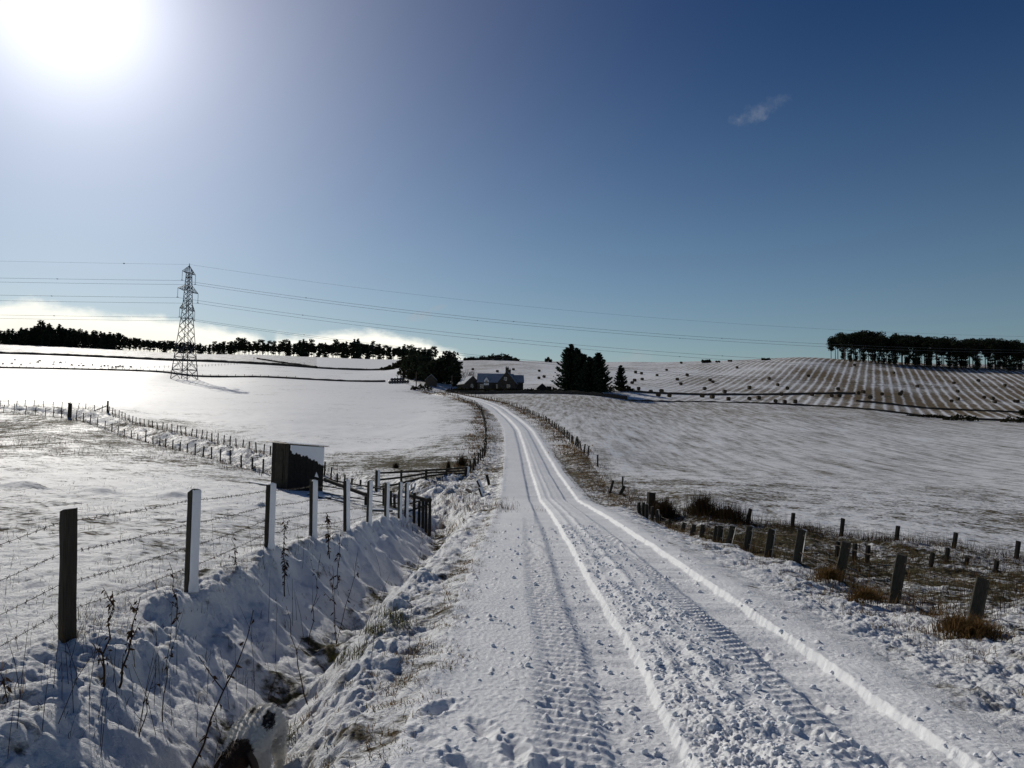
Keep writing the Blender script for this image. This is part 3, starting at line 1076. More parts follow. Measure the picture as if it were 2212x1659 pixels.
def snow_side_mesh(seed):
    """snow blown onto one face (+x) of a unit post and a lip of it over the top"""
    rs = random.Random(seed)
    mb = MB()
    zs = [0.0, 0.04, 0.12, 0.35, 0.6, 0.85, 0.98, 1.012]
    th = [0.42, 0.34, 0.2, 0.17, 0.18, 0.17, 0.15, 0.03]
    n = 5
    for z, t_ in zip(zs, th):
        for k in range(n):
            y = -.5 + k / (n - 1)
            edge = 0.35 if k in (0, n - 1) else 1.0
            mb.v.append((0.49 + t_ * edge * rs.uniform(.85, 1.15), y * (1.02 + (0.25 if z < .05 else 0)), z))
    for i in range(len(zs) - 1):
        for k in range(n - 1):
            a = i * n + k
            mb.f.append((a, a + 1, a + n + 1, a + n))
    # cap on the top
    b = len(mb.v)
    for x in (0.1, 0.35, 0.55):
        for k in range(n):
            mb.v.append((x, (-.46 + .92 * k / (n - 1)), 1.0 + (0.022 if 0 < k < n - 1 and x < .5 else 0.0)))
    for i in range(2):
        for k in range(n - 1):
            a = b + i * n + k
            mb.f.append((a, a + n, a + n + 1, a + 1))
    return mb


SNOWSIDE = [snow_side_mesh(i).mesh('snow', MAT['snow'], True) for i in range(2)]


def put_post(parent, base, top, w, yaw, mesh=None, snow=None, name='post'):
    """one post from the ground point base to the point top, in world space; parent has no rotation"""
    b, t_ = Vector(base), Vector(top)
    d = t_ - b
    q = d.to_track_quat('Z', 'Y').to_matrix().to_4x4()
    # keep the yaw in the horizontal plane
    zq = d.normalized()
    x = Vector((math.cos(yaw), math.sin(yaw), 0))
    x = (x - zq * x.dot(zq)).normalized()
    y = zq.cross(x)
    M = Matrix(((x.x, y.x, zq.x), (x.y, y.y, zq.y), (x.z, y.z, zq.z))).to_4x4()
    o = bpy.data.objects.new(name, mesh or random.choice(POSTS))
    COL.objects.link(o)
    off = Vector(parent.location) if parent is not None else Vector((0, 0, 0))
    M = Matrix.Translation(b - off) @ M @ Matrix.Diagonal((w, w, d.length, 1.0))
    o.parent = parent
    o.matrix_basis = M
    if snow is not None:
        s_ = bpy.data.objects.new('snow', random.choice(SNOWSIDE))
        COL.objects.link(s_)
        s_.parent = o
        s_.rotation_euler = (0, 0, snow)
    return o


def wire_mb(pts, r, barbs=False, sag=0.015, off=(0, 0, 0)):
    mb = MB()
    path = []
    for i in range(len(pts) - 1):
        a, b = Vector(pts[i]), Vector(pts[i + 1])
        n = 5
        for k in range(n):
            t_ = k / n
            p = a.lerp(b, t_)
            p.z -= sag * 4 * t_ * (1 - t_) * (b - a).length / 2.5
            path.append(p - Vector(off))
    path.append(Vector(pts[-1]) - Vector(off))
    mb.tube(path, r, 4, False)
    if barbs:
        acc = 0.0
        for i in range(len(path) - 1):
            a, b = path[i], path[i + 1]
            L = (b - a).length
            s_ = -acc
            while s_ + 0.11 < L:
                s_ += 0.11
                p = a.lerp(b, s_ / L)
                for k in range(3):
                    v = Vector((random.uniform(-1, 1), random.uniform(-1, 1), random.uniform(-1, 1))).normalized() * 0.022
                    mb.bar(p - v, p + v, r * 1.3)
            acc = L - s_
    return mb


def fence(name, label, cat, posts, w, h, mesh=None, wires=(), wr=0.003, group=None, yaw=0.6, snow=None, barbs=False, jitter=0.03, z_off=0.0):
    """posts: list of (x, y) or (x, y, height)"""
    xs = [p[0] for p in posts]
    ys = [p[1] for p in posts]
    zs = grounds(xs, ys)
    root = thing(name, label, cat, (xs[0], ys[0], float(zs[0])), group=group)
    tops = []
    for i, p in enumerate(posts):
        hh = (p[2] if len(p) > 2 else h * random.uniform(.9, 1.08))
        b = (xs[i], ys[i], float(zs[i]) - 0.03)
        tp = (xs[i] + random.gauss(0, jitter) * hh, ys[i] + random.gauss(0, jitter) * hh, b[2] + hh)
        put_post(root, b, tp, (p[3] if len(p) > 3 else w * random.uniform(.9, 1.1)), yaw + random.uniform(-.15, .15), random.choice(mesh) if mesh else None, snow)
        tops.append((Vector(b), Vector(tp)))
    for f in wires:
        pts = [a.lerp(b, f) for a, b in tops]
        wire_mb(pts, wr, barbs, off=root.location).build('wire', MAT['wire'], root)
    return root


def along(poly, spacing, jitter=0.12, a0=0.0, a1=None):
    P = poly if isinstance(poly, Poly) else Poly(poly)
    out = []
    a = a0
    end = P.s[-1] if a1 is None else a1
    while a < end:
        x, y, d = P.at(a)
        out.append((x, y))
        a += spacing * random.uniform(1 - jitter, 1 + jitter)
    return out


# ---------------------------------------------------------------- near barbed wire fence on the left
def near_fence():
    data = [((145, 1392), (148, 1099), 6.74), ((410, 1290), (419, 1060), 9.35), ((579, 1206), (585, 1046), 12.4), ((674.6, 1180), (677, 1039), 15.07), ((748, 1151), (748, 1038), 18.15),
            ((796, 1141), (799, 1039), 21), ((834, 1127), (836, 1043), 23.8), ((863, 1122), (865, 1043), 26.6), ((877, 1122), (879, 1043), 28.3)]
    p0 = (-3.78, 3.9)
    g0 = ground(*p0)
    ends = [((p0[0], p0[1], g0), (p0[0], p0[1], g0 + 1.12))]
    for (b, t_, Y) in data:
        X = at(b[0], b[1], Y)[0]
        g = ground(X, Y)
        tp = at(t_[0], t_[1], Y)
        ends.append(((X, Y, g - 0.02), tp))
    root = thing('barbed_wire_fence', 'barbed wire fence of dark posts with snow stuck to their right faces', 'fence', ends[1][0])
    for i, (b, tp) in enumerate(ends):
        put_post(root, b, tp, 0.112 if i != 8 else 0.10, -0.62 + random.uniform(-.08, .08), POSTS[i % 4], snow=(0.0 if i >= 2 else None))
    for f in (0.90, 0.66, 0.43, 0.22):
        pts = [Vector(b).lerp(Vector(t_), f) + Vector((-0.06, 0, 0)) for b, t_ in ends]
        wire_mb(pts, 0.0024, True, off=root.location).build('barbed_wire', MAT['wire'], root)


near_fence()


# ---------------------------------------------------------------- right hand fences
def right_fences():
    data = [((2099, 1364), (2124, 1252), 8.9), ((1929, 1311), (1949, 1197), 10.8), ((1810, 1262), (1829, 1169), 12.6), ((1720, 1221), (1732, 1144), 14.5), ((1657, 1203), (1667, 1144), 16.2),
            ((1610, 1191), (1620, 1136), 17.7), ((1572, 1176), (1583, 1136), 19.2), ((1553, 1171), (1557, 1136), 20.2), ((1544, 1169), (1549, 1137), 20.8), ((1515, 1160), (1519, 1133), 22),
            ((1494, 1157), (1500, 1133), 23), ((1472, 1150), (1479, 1129), 24.4), ((1446, 1141), (1448, 1121), 26.4), ((1424, 1133), (1427, 1112), 27.5)]
    ends = []
    for (b, t_, Y) in data:
        X = at(b[0], b[1], Y)[0]
        ends.append(((X, Y, ground(X, Y) - .03), at(t_[0], t_[1], Y)))
    root = thing('post_fence', 'row of short grey posts leaning right beside the track, brown tussocks at their feet', 'fence', ends[0][0])
    for i, (b, tp) in enumerate(ends):
        put_post(root, b, tp, 0.125 - 0.002 * i, 0.75 + random.uniform(-.1, .1), POSTS[i % 4], snow=(-0.35 if 2 < i < 10 and i not in (9,) else None))
    ends0 = [((6.0, 6.9, ground(6.0, 6.9)), (6.1, 6.9, ground(6.0, 6.9) + .55))] + ends
    for f in (0.85, 0.35):
        wire_mb([Vector(b).lerp(Vector(t_), f) for b, t_ in ends0], 0.0028, True, off=root.location).build('barbed_wire', MAT['wire'], root)
    # second row beyond the boggy strip
    data = [((1515, 1106), (1515.5, 1081), 28), ((1615, 1133), (1621, 1099), 26), ((1711, 1141), (1714, 1108), 25), ((1817, 1158), (1821, 1120), 24.2), ((1936, 1168), (1940, 1136), 23.4),
            ((2060, 1184), (2065, 1151), 22.6), ((2195, 1210), (2200, 1169), 21.6), ((2330, 1225), (2334, 1180), 21)]
    ps = []
    for (b, t_, Y) in data:
        p = at(b[0], b[1], Y)
        g = ground(p[0], p[1])
        ps.append(((p[0], p[1], g - .03), at(t_[0], t_[1], Y)))
    root = thing('post_fence', 'row of thin posts at the field edge behind the dark boggy strip', 'fence', ps[0][0])
    for b, tp in ps:
        put_post(root, b, tp, 0.10, 0.5, random.choice(POSTS_DARK))
    for f in (0.9, 0.45):
        wire_mb([Vector(b).lerp(Vector(t_), f) for b, t_ in ps], 0.0025, off=root.location).build('wire', MAT['wire'], root)
    data = [((1808, 1205), (1810, 1170), 18.9), ((1845, 1211), (1847, 1174), 18.6), ((1873, 1214), (1876, 1178), 18.6), ((2010, 1228), (2015, 1194), 18.2), ((2045, 1216), (2047, 1183), 19.5), ((2086, 1222), (2090, 1204), 19.5), ((2149, 1238), (2154, 1211), 18)]
    ps = []
    for (b, t_, Y) in data:
        p = at(b[0], b[1], Y)
        ps.append(((p[0], p[1], ground(p[0], p[1]) - .03), at(t_[0], t_[1], Y)))
    root = thing('post_fence', 'thin broken posts standing in the middle of the dark boggy strip', 'fence', ps[0][0])
    for b, tp in ps:
        put_post(root, b, tp, 0.085, 0.5, random.choice(POSTS_DARK))
    wire_mb([Vector(b).lerp(Vector(t_), .8) for b, t_ in ps[:3]], 0.0025, off=root.location).build('wire', MAT['wire'], root)
    # gate post with a fallen rail, and the cluster of stubs beside it
    p = at(1406, 1100, 30)
    g = ground(p[0], p[1])
    root = thing('gate_post', 'thick square post with a slanting rail where the two right fences meet', 'post', (p[0], p[1], g))
    put_post(root, (p[0], p[1], g - .03), at(1407, 1064, 30), 0.27, 0.3, POSTS_DARK[0])
    a, b = at(1412, 1082, 29.9), at(1442, 1098, 29.0)
    mb = MB()
    off = Vector(root.location)
    mb.bar(Vector(a) - off, Vector(b) - off, .09, .06)
    mb.build('rail', MAT['rail'], root)
    stubs = [((1381, 1113), (1380, 1085), 28, 'second stub of the cluster, dark and bare'), ((1388, 1117), (1390, 1085), 27.8, 'taller stub in the middle of the cluster'), ((1396, 1119), (1396, 1089), 27.6, 'stub nearest the thick gate post, snow on its top'),
             ((1409, 1122), (1409, 1094), 27.2, 'stub in front of the thick gate post'), ((1421, 1126), (1419, 1101), 27, 'short stub right of the thick gate post')]
    for (b, t_, Y, lb) in stubs:
        q = at(b[0], b[1], Y)
        g = ground(q[0], q[1])
        o = put_post(None, (q[0], q[1], g - .05), at(t_[0], t_[1], Y), 0.10, 0.5, POSTS[random.randrange(4)], snow=(-.4 if 'snow' in lb or 'right' in lb else None), name='wooden_stub')
        tag(o, lb, 'post', 'broken stubs beside the thick gate post')


right_fences()

LEAN = [((1317, 1063), (1325, 1037.7), 37.5, .10, 'thin dark stake leaning right on the right verge'), ((1337, 1072), (1349, 1049.6), 36.5, .13, 'stake leaning hard right, beside the thin dark stake'),
        ((1291, 1004), (1291, 982), 52, .09, 'lone thin post at the field corner beyond the leaning stakes'), ((1345.5, 1054), (1345.5, 1029), 40, .09, 'upright stake with snow on its side behind the leaning stakes on the right verge'), ((1357, 1080), (1345, 1066), 35.5, .08, 'stake bent down to the left on the right verge'),
        ((1057.5, 1047), (1051.4, 1025.5), 41, .12, 'short post leaning left by the road, farthest of the left verge group'), ((1046, 1066), (1031, 1037), 37.5, .12, 'post leaning left with snow on its side, middle of the left verge group'),
        ((1045, 1081), (1036, 1054), 36, .12, 'nearest post of the left verge group, snow down its side')]
for (b, t_, Y, w, lb) in LEAN:
    q = at(b[0], b[1], Y)
    g = ground(q[0], q[1])
    o = put_post(None, (q[0], q[1], min(g, q[2]) - .04), at(t_[0], t_[1], Y), w, -.6, POSTS[random.randrange(4)], snow=(0.0 if 'snow' in lb else None), name='leaning_post')
    tag(o, lb, 'post')
q0, q1 = at(1034.5, 1077, 37), at(1008, 1057, 38.5)
mb = MB()
mb.bar((0, 0, 0), Vector(q1) - Vector(q0), .13, .10)
tag(mb.build('fallen_post', MAT['wood_dark'], None, loc=q0), 'fallen post lying aslant left of the leaning posts on the left verge', 'post')


# ---------------------------------------------------------------- fences further off
def far_fences():
    e = [(x, y) for x, y in along(EROW, 1.55, .1)]
    # stop at the rail fence
    fence('wire_fence', 'long row of close set posts along the foot of the smooth white pasture', 'fence', e[2:], .085, .86, [POSTS_DARK[0], POSTS_DARK[1], POSTS[0], POSTS[2]], (.9, .6, .3), .006, jitter=.05)
    p = at(232, 892, 100)
    r = thing('strainer_post', 'tall corner post with a slanting strut where the pasture fence turns', 'post', (p[0], p[1], ground(p[0], p[1])))
    put_post(r, (p[0], p[1], r.location.z - .05), (p[0], p[1], r.location.z + 1.5), .2, .3, POSTS_DARK[0])
    mb = MB()
    mb.bar((-.1, 0, .9), (-2.2, -.2, -.05), .1)
    mb.build('strut', MAT['wood_dark'], r)
    fence('wire_fence', 'thin spaced posts running left from the tall corner post', 'fence', along(EROW2, 1.6, .1, 1.0), .075, .85, POSTS_DARK, (.9, .5), .006)
    fence('wire_fence', 'nearer row of posts between the paddock and the tussocky gully', 'fence', along(FROW, 2.05, .1, 2.0, 62), .085, .92, [POSTS[1], POSTS_DARK[0], POSTS[3], POSTS_DARK[1]], (.92, .62, .32), .006, jitter=.03)
    fence('wire_fence', 'thin posts of the paddock fence at the far left', 'fence', along(FROW, 2.4, .1, 62.6), .075, .85, POSTS_DARK, (.9, .5), .006)
    p = at(150, 902, 86)
    o = put_post(None, (p[0], p[1], ground(*p[:2]) - .05), (p[0], p[1], ground(*p[:2]) + 1.55), .36, .3, POSTS[0], name='strainer_post')
    tag(o, 'thick grey corner post at the bend of the nearer gully fence', 'post')
    fence('wire_fence', 'curving row of posts in brown grass along the left side of the track', 'fence', along(JROW, 2.0, .15, 1.2), .09, .80, POSTS_DARK, (.88, .5), .007, jitter=.07)
    fence('wire_fence', 'crooked posts in brown grass along the right side of the far track', 'fence', along(IROW, 2.1, .25), .10, .78, [POSTS_DARK[0], POSTS[1]], (.85, .45), .007, jitter=.12)
    fence('wire_fence', 'faint post fence across the hillside behind the pylon', 'fence', along(AROW, 3.6, .08, 0, 215), .14, 1.15, POSTS_DARK, (.9, .6, .3), .02)
    fence('wire_fence', 'dotted post fence climbing aslant behind the sheep', 'fence', along(DROW, 3.4, .1), .13, 1.05, POSTS_DARK, (.9, .5), .02)
    fence('wire_fence', 'post fence below the white top field near the hill road', 'fence', along(CROW, 5.0, .1), .14, 1.15, POSTS_DARK, (.9, .5), .02)


far_fences()


def rail_fence():
    d = [((815, 1048), (815.5, 1016), 41, .19), ((867, 1041), (867, 1015.5), 42.5, .10), ((920, 1039), (921, 1013.5), 44, .11), ((963.5, 1036), (965, 1011.5), 45.4, .10), ((1006, 1030), (1009, 1008), 46.5, .22)]
    ends = []
    for b, t_, Y, w in d:
        q = at(b[0], b[1], Y)
        ends.append((Vector((q[0], q[1], ground(q[0], q[1]) - .05)), Vector(at(t_[0], t_[1], Y)), w))
    root = thing('rail_fence', 'dark three rail wooden fence across the gully by the road', 'fence', tuple(ends[0][0]))
    off = Vector(root.location)
    for i, (b, t_, w) in enumerate(ends):
        put_post(root, b, t_, w, -.5, POSTS_DARK[i % 2], snow=(0.0 if i in (0, 4) else None))
    for f in (.90, .63, .34):
        for i in range(len(ends) - 1):
            a = ends[i][0].lerp(ends[i][1], f) + Vector((0, -.09, 0))
            b = ends[i + 1][0].lerp(ends[i + 1][1], f) + Vector((0, -.09, random.uniform(-.02, .02)))
            mb = MB()
            mb.bar(a - off, b - off, .045, .10)
            mb.build('rail', MAT['rail'], root)
    mb = MB()
    mb.bar(Vector((-.15, -.1, .45)), Vector((-1.1, -.6, -.02)), .07)
    mb.build('strut', MAT['rail'], root)


rail_fence()


def broken_pen():
    def P(x, y, Y):
        return Vector(at(x, y, Y))
    root = thing('broken_pen', 'collapsed wooden pen of dark rails between the shed and the snow faced posts', 'pen', P(800, 1090, 31))
    off = Vector(root.location)

    def bar(nm, a, b, w, h=None, mat='rail'):
        mb = MB()
        mb.bar(a - off, b - off, w, h)
        return mb.build(nm, MAT[mat], root)
    bar('beam', P(700.7, 1035.5, 33), P(788, 1068, 30.5), .10, .12)
    bar('rail', P(700, 1034.5, 34), P(828, 1057, 31), .05, .05)
    bar('rail', P(697, 1049, 34), P(826, 1071, 31), .03, .04)
    bar('rail', P(698, 1065, 34), P(832, 1086, 31), .03, .04)
    bar('beam', P(884, 1070, 30), P(927, 1081, 29), .10, .11)
    bar('rail', P(886, 1088, 30), P(929, 1076, 29), .05)
    bar('rail', P(884, 1104, 30), P(924, 1090, 29), .05)
    bar('rail', P(806, 1092, 31.5), P(868, 1086, 31), .05)
    for (x, y0, y1, Y) in ((829, 1054, 1096, 31), (895, 1064, 1098, 29.8), (914, 1076, 1104, 29.4), (921, 1082, 1112, 29.2), (929, 1077, 1104, 29), (906, 1084, 1106, 29.5), (862, 1062, 1090, 30.6), (852, 1068, 1100, 30.4), (790, 1066, 1085, 30.6), (844, 1060, 1082, 31)):
        b, t_ = P(x, y1, Y), P(x, y0, Y)
        g = ground(b.x, b.y)
        put_post(root, (b.x, b.y, min(b.z, g)), t_, .10, .3, random.choice(POSTS_DARK))
    # pallet under the snow and loose boards
    a = P(686, 1070, 33.2)
    root2 = thing('pallet', 'slatted pallet half under snow at the foot of the shed', 'pallet', a)
    o2 = Vector(a)
    for k in range(4):
        mb = MB()
        p, q = P(686, 1066 + 6 * k, 33.4 - .5 * k), P(713, 1078 + 5 * k, 32.4 - .5 * k)
        p.z = max(p.z, ground(p.x, p.y) + .05)
        q.z = max(q.z, ground(q.x, q.y) + .05)
        mb.bar(p - o2, q - o2, .10, .04)
        sl_ = mb.build('slat', MAT['wood'], root2)
        mb = MB()
        mb.bar(p - o2 + Vector((0, 0, .04)), q - o2 + Vector((0, 0, .04)), .09, .03)
        mb.build('snow', MAT['snow'], sl_)
    for (x0, y0, Y0, x1, y1, Y1, w, lb) in ((664, 1082, 32.5, 681, 1064, 32.5, .10, 'snowy board propped aslant against the shed front'), (719, 1087, 31.5, 734, 1078, 31.5, .09, 'short snowy board sticking up right of the pallet'),
                                            (690, 1089, 31.5, 742, 1094, 30.5, .12, 'long board lying in the snow in front of the pallet'), (540, 1052, 36.5, 588, 1060, 35, .16, 'long plank edge lying left of the shed'),
                                            (803, 1103, 28, 846, 1104, 27.5, .12, 'board lying in snow behind the snow faced posts')):
        p, q = P(x0, y0, Y0), P(x1, y1, Y1)
        p.z = max(p.z, ground(p.x, p.y) + .03)
        q.z = max(q.z, ground(q.x, q.y) + .03)
        mb = MB()
        mb.bar((0, 0, 0), q - p, w, .06)
        o = mb.build('loose_board', MAT['wood_dark'], None, loc=p)
        tag(o, lb, 'board')
        mb = MB()
        mb.bar(Vector((0, 0, .045)), q - p + Vector((0, 0, .045)), w * .95, .035)
        mb.build('snow', MAT['snow'], o)


broken_pen()


# ---------------------------------------------------------------- shed
def shed():
    C = Vector(at(621, 1054, 34.5))
    R = Vector(at(697, 1062, 36.1))
    L = Vector(at(585, 1048, 35.2))
    z0 = min(ground(C.x, C.y), ground(R.x, R.y), ground(L.x, L.y)) - .05
    zc, zr, zl = (Vector(at(*q)).z - z0 for q in ((626.3, 959.5, 34.5), (704, 965, 36.1), (590, 955.5, 35.2)))
    ux = (R - C).to_2d()
    uy = (L - C).to_2d()
    Lx, Ly = ux.length, uy.length
    root = thing('shed', 'small dark hut with snow blown on its right face under a thin iron roof', 'shed', (C.x, C.y, z0))

    def P(u, v, z, o=0.0):
        """u along the snowy right face, v along the plain left face, o outwards from the hut"""
        q = ux * u + uy * v
        return (q.x, q.y, z)

    def top(u, v):
        return zc + (zr - zc) * u + (zl - zc) * v

    nl = Vector((-ux.x, -ux.y)).normalized()     # outwards of the left face
    nr = Vector((-uy.x, -uy.y)).normalized()     # outwards of the right face

    def slab(nm, mat, face, a0, a1, zf0, zf1, out, th, parent):
        mb = MB()
        n = nl if face == 'l' else nr
        vs = []
        for o in (out, out - th):
            for (a, zf) in ((a0, zf0), (a1, zf0), (a1, zf1), (a0, zf1)):
                u, v = (0, a) if face == 'l' else (a, 0)
                q = P(u, v, top(u, v) * zf if zf < .999 else top(u, v) - .01)
                vs.append((q[0] + n.x * o, q[1] + n.y * o, q[2]))
        mb.v = vs
        mb.f = [(0, 1, 2, 3), (7, 6, 5, 4), (0, 4, 5, 1), (1, 5, 6, 2), (2, 6, 7, 3), (3, 7, 4, 0)]
        return mb.build(nm, MAT[mat], parent)
    n = 5
    for i in range(n):
        slab('plank', 'wood_dark', 'l', i / n + .006, (i + 1) / n - .006, 0, 1, random.uniform(0, .012), .03, root)
    d = slab('door', 'wood', 'l', .30, .74, .06, .84, .035, .022, root)
    for z in (.25, .62):
        slab('ledge', 'wood', 'l', .32, .72, z, z + .045, .052, .015, d)
    m = 6
    for i in range(m):
        slab('board', 'tar', 'r', i / m + .003, (i + 1) / m - .003, 0, 1, random.uniform(0, .006), .03, root)
    mb = MB()
    for (a, b) in (((0, 1), (1, 1)), ((1, 0), (1, 1))):
        k = len(mb.v)
        mb.v += [P(a[0], a[1], 0), P(b[0], b[1], 0), P(b[0], b[1], top(*b) - .02), P(a[0], a[1], top(*a) - .02)]
        mb.f.append((k, k + 1, k + 2, k + 3))
    mb.build('wall', MAT['tar'], root)
    # corrugated roof, overhanging
    mb, ms = MB(), MB()
    nx, us, vs = 56, (-.10, 1.12), (-.09, 1.28)
    for i in range(nx + 1):
        u = us[0] + (us[1] - us[0]) * i / nx
        for j, v in enumerate((vs[0], vs[1])):
            z = top(u, v) + .012 + .016 * math.sin(i * 1.9)
            mb.v += [P(u, v, z), P(u, v, z + .012)]
        for v, e in ((vs[0] + .05, .0), (.1, .045), (.6, .06), (vs[1] - .04, .03)):
            ms.v.append(P(u, v, top(u, v) + .03 + e + random.uniform(0, .012)))
    for i in range(nx):
        a, b = i * 4, i * 4 + 4
        mb.f += [(a, b, b + 2, a + 2), (a + 1, a + 3, b + 3, b + 1), (a, a + 1, b + 1, b), (a + 2, b + 2, b + 3, a + 3)]
        if 1 < i < nx - 2:
            for j in range(3):
                a = i * 4 + j
                ms.f.append((a, a + 4, a + 5, a + 1))
    rf = mb.build('roof', MAT['iron'], root)
    ms.build('snow', MAT['snow'], rf, True)
    # snow plastered on the upper right face, its ragged edge falling away to the right
    mb = MB()
    nn, rows = 110, 8
    H = zc
    for i in range(nn + 1):
        u = i / nn
        fall = H * (.16 + .10 * u + 0.24 * max(0, u - .30) ** 1.5) * (.95 if u > .05 else .6)
        fall += random.uniform(-.03, .03) + .03 * math.sin(u * 23) + .025 * math.sin(u * 61)
        for j in range(rows + 1):
            v = j / rows
            o = .02 + .045 * (1 - v) ** .5 * (1 if 0 < i < nn else .2) + random.uniform(-.003, .003)
            x = .03 + .96 * u
            q = P(x, 0, top(x, 0) - .035 - fall * v)
            mb.v.append((q[0] + nr.x * o, q[1] + nr.y * o, q[2]))
    for i in range(nn):
        for j in range(rows):
            a = i * (rows + 1) + j
            mb.f.append((a, a + rows + 1, a + rows + 2, a + 1))
    mb.build('snow', MAT['snow'], root, True)
    mb = MB()
    for (u, z, o) in ((.74, .335, .02), (.86, .31, .02), (.80, .36, .05), (.79, .43, .02)):
        q = P(u, 0, H * z)
        mb.v.append((q[0] + nr.x * o, q[1] + nr.y * o, q[2]))
    mb.f = [(0, 1, 2), (0, 2, 3), (2, 1, 3)]
    mb.build('snow', MAT['snow'], root)


shed()


# ---------------------------------------------------------------- pylon and its cables
PY = at(398, 820.5, 290)
PYZ = ground(PY[0], PY[1])
PA = Vector((.193, .981, 0))
PL = Vector((.981, -.193, 0))


def pylon():
    root = thing('pylon', 'tall lattice steel pylon on the white pasture, six arms and glass insulators', 'pylon', (PY[0], PY[1], PYZ))
    prof = [(0, 3.38), (12, 2.36), (25.7, 1.25), (32.8, .95), (39.4, .68)]

    def hw(z):
        return float(np.interp(z, [p[0] for p in prof], [p[1] for p in prof]))

    def C(z, i, j):
        w = hw(z)
        return PA * (w * i) + PL * (w * j) + Vector((0, 0, z))
    cor = [(-1, -1), (1, -1), (1, 1), (-1, 1)]
    for (i, j) in cor:
        mb = MB()
        zs = [-.4, 12, 25.7, 32.8, 39.4]
        for a, b in zip(zs, zs[1:]):
            mb.bar(C(max(a, 0), i, j) if a >= 0 else C(0, i, j) - Vector((0, 0, .6)), C(b, i, j), .26 if b < 20 else .2)
        mb.build('leg', MAT['steel'], root)
    lv = [0, 3.6, 8.2, 12.6, 16.4, 19.6, 22.4, 24.8, 26.9, 28.8, 30.5, 32.1, 33.6, 35.0, 36.3, 37.5, 38.6, 39.4]
    mb = MB()
    for q, (za, zb) in enumerate(zip(lv, lv[1:])):
        for f in range(4):
            a, b = cor[f], cor[(f + 1) % 4]
            w = .13 if q < 6 else .10
            mb.bar(C(za, *a), C(zb, *b), w)
            mb.bar(C(za, *b), C(zb, *a), w)
            if q in (1, 5, 8, 11, 14, 17) or q == 0:
                mb.bar(C(zb, *a), C(zb, *b), w * 1.2)
    # a ring of anti-climb bars
    for f in range(4):
        a, b = cor[f], cor[(f + 1) % 4]
        mb.bar(C(3.6, *a) * 1.0, C(3.6, *b), .22)
        mb.bar(C(5.6, *a) + (C(5.6, *a) - C(5.6, *b)) * .08, C(5.6, *b) + (C(5.6, *b) - C(5.6, *a)) * .08, .08)
    mb.build('bracing', MAT['steel'], root)
    mb = MB()
    tip = Vector((0, 0, 42.2))
    for c in cor:
        mb.bar(C(39.4, *c), tip, .13)
    mb.bar(tip - Vector((0, 0, .4)), tip + Vector((0, 0, .5)), .16)
    mb.build('peak', MAT['steel'], root)
    for z, L in ((39.0, 4.1), (32.4, 6.3), (25.5, 4.65)):
        for s_ in (-1, 1):
            mb = MB()
            tipp = PA * (L * s_) + Vector((0, 0, z + .15))
            for j in (-1, 1):
                lo, hi = C(z, s_, j), C(z + 2.2, s_, j)
                if z > 38:
                    hi = Vector((0, 0, 41.9))
                mb.bar(lo, tipp, .15)
                mb.bar(hi, tipp, .12)
                for f in (.3, .6):
                    mb.bar(lo.lerp(tipp, f), hi.lerp(tipp, f), .08)
                mb.bar(hi, lo.lerp(tipp, .3), .08)
                mb.bar(hi.lerp(tipp, .3), lo.lerp(tipp, .6), .08)
            mb.bar(C(z, s_, -1).lerp(tipp, .3), C(z, s_, 1).lerp(tipp, .3), .08)
            mb.build('arm', MAT['steel'], root)
            mb = MB()
            path = [tipp - Vector((0, 0, .15 + 3.2 * q / 16)) for q in range(17)]
            mb.tube(path, [.14 if q % 2 else .06 for q in range(17)], 6)
            ins = mb.build('insulator', MAT['glass_ins'], root, True)
            mb = MB()
            mb.bar(tipp - Vector((0, 0, 3.45)) - PL * .45, tipp - Vector((0, 0, 3.45)) + PL * .45, .12)
            mb.bar(tipp - Vector((0, 0, 3.3)) - PA * .3, tipp - Vector((0, 0, 3.5)) + PA * .3, .1)
            mb.build('clamp', MAT['steel'], ins)
    # cables: six pairs and one earth wire, both ways
    where = {39.0: 'top', 32.4: 'middle', 25.5: 'bottom'}
    for z, L in ((39.0, 4.1), (32.4, 6.3), (25.5, 4.65)):
        for s_ in (-1, 1):
            st = Vector((PY[0], PY[1], PYZ + z - 3.4)) + PA * (L * s_)
            for sgn, a, b, S in ((1, -.1319, .000223, 592), (-1, -.010, .00006, 320)):
                mb = MB()
                path = []
                for k in range(41):
                    q = S * k / 40
                    path.append(Vector((sgn * q, 0, a * q + b * q * q)))
                for o_ in (-.2, .2):
                    mb.tube([p + Vector((0, o_, 0)) for p in path], .021, 4, False)
                # spacers
                q = 45 + 30 * (s_ + 1)
                while q < S:
                    mb.box((sgn * q, 0, a * q + b * q * q), (.35, .5, .2))
                    q += 75
                o = mb.build('power_cable', MAT['cable'], None, loc=st)
                tag(o, 'twin power cable from the pylon\'s %s %s arm running %s' % (where[z], 'left' if s_ < 0 else 'right', 'right over the road' if sgn > 0 else 'off the left edge'), 'cable')
    st = Vector((PY[0], PY[1], PYZ + 42.3))
    for sgn, a, b, S in ((1, -.1319, .00021, 592), (-1, -.004, .00004, 320)):
        mb = MB()
        mb.tube([Vector((sgn * S * k / 40, 0, a * S * k / 40 + b * (S * k / 40) ** 2)) for k in range(41)], .024, 4, False)
        if sgn < 0:
            for q in (24, 86, 150):
                mb.box((-q, 0, a * q + b * q * q), (.5, .3, .3))
        tag(mb.build('power_cable', MAT['cable'], None, loc=st), 'thin earth wire from the pylon peak running ' + ('right' if sgn > 0 else 'left'), 'cable')


pylon()


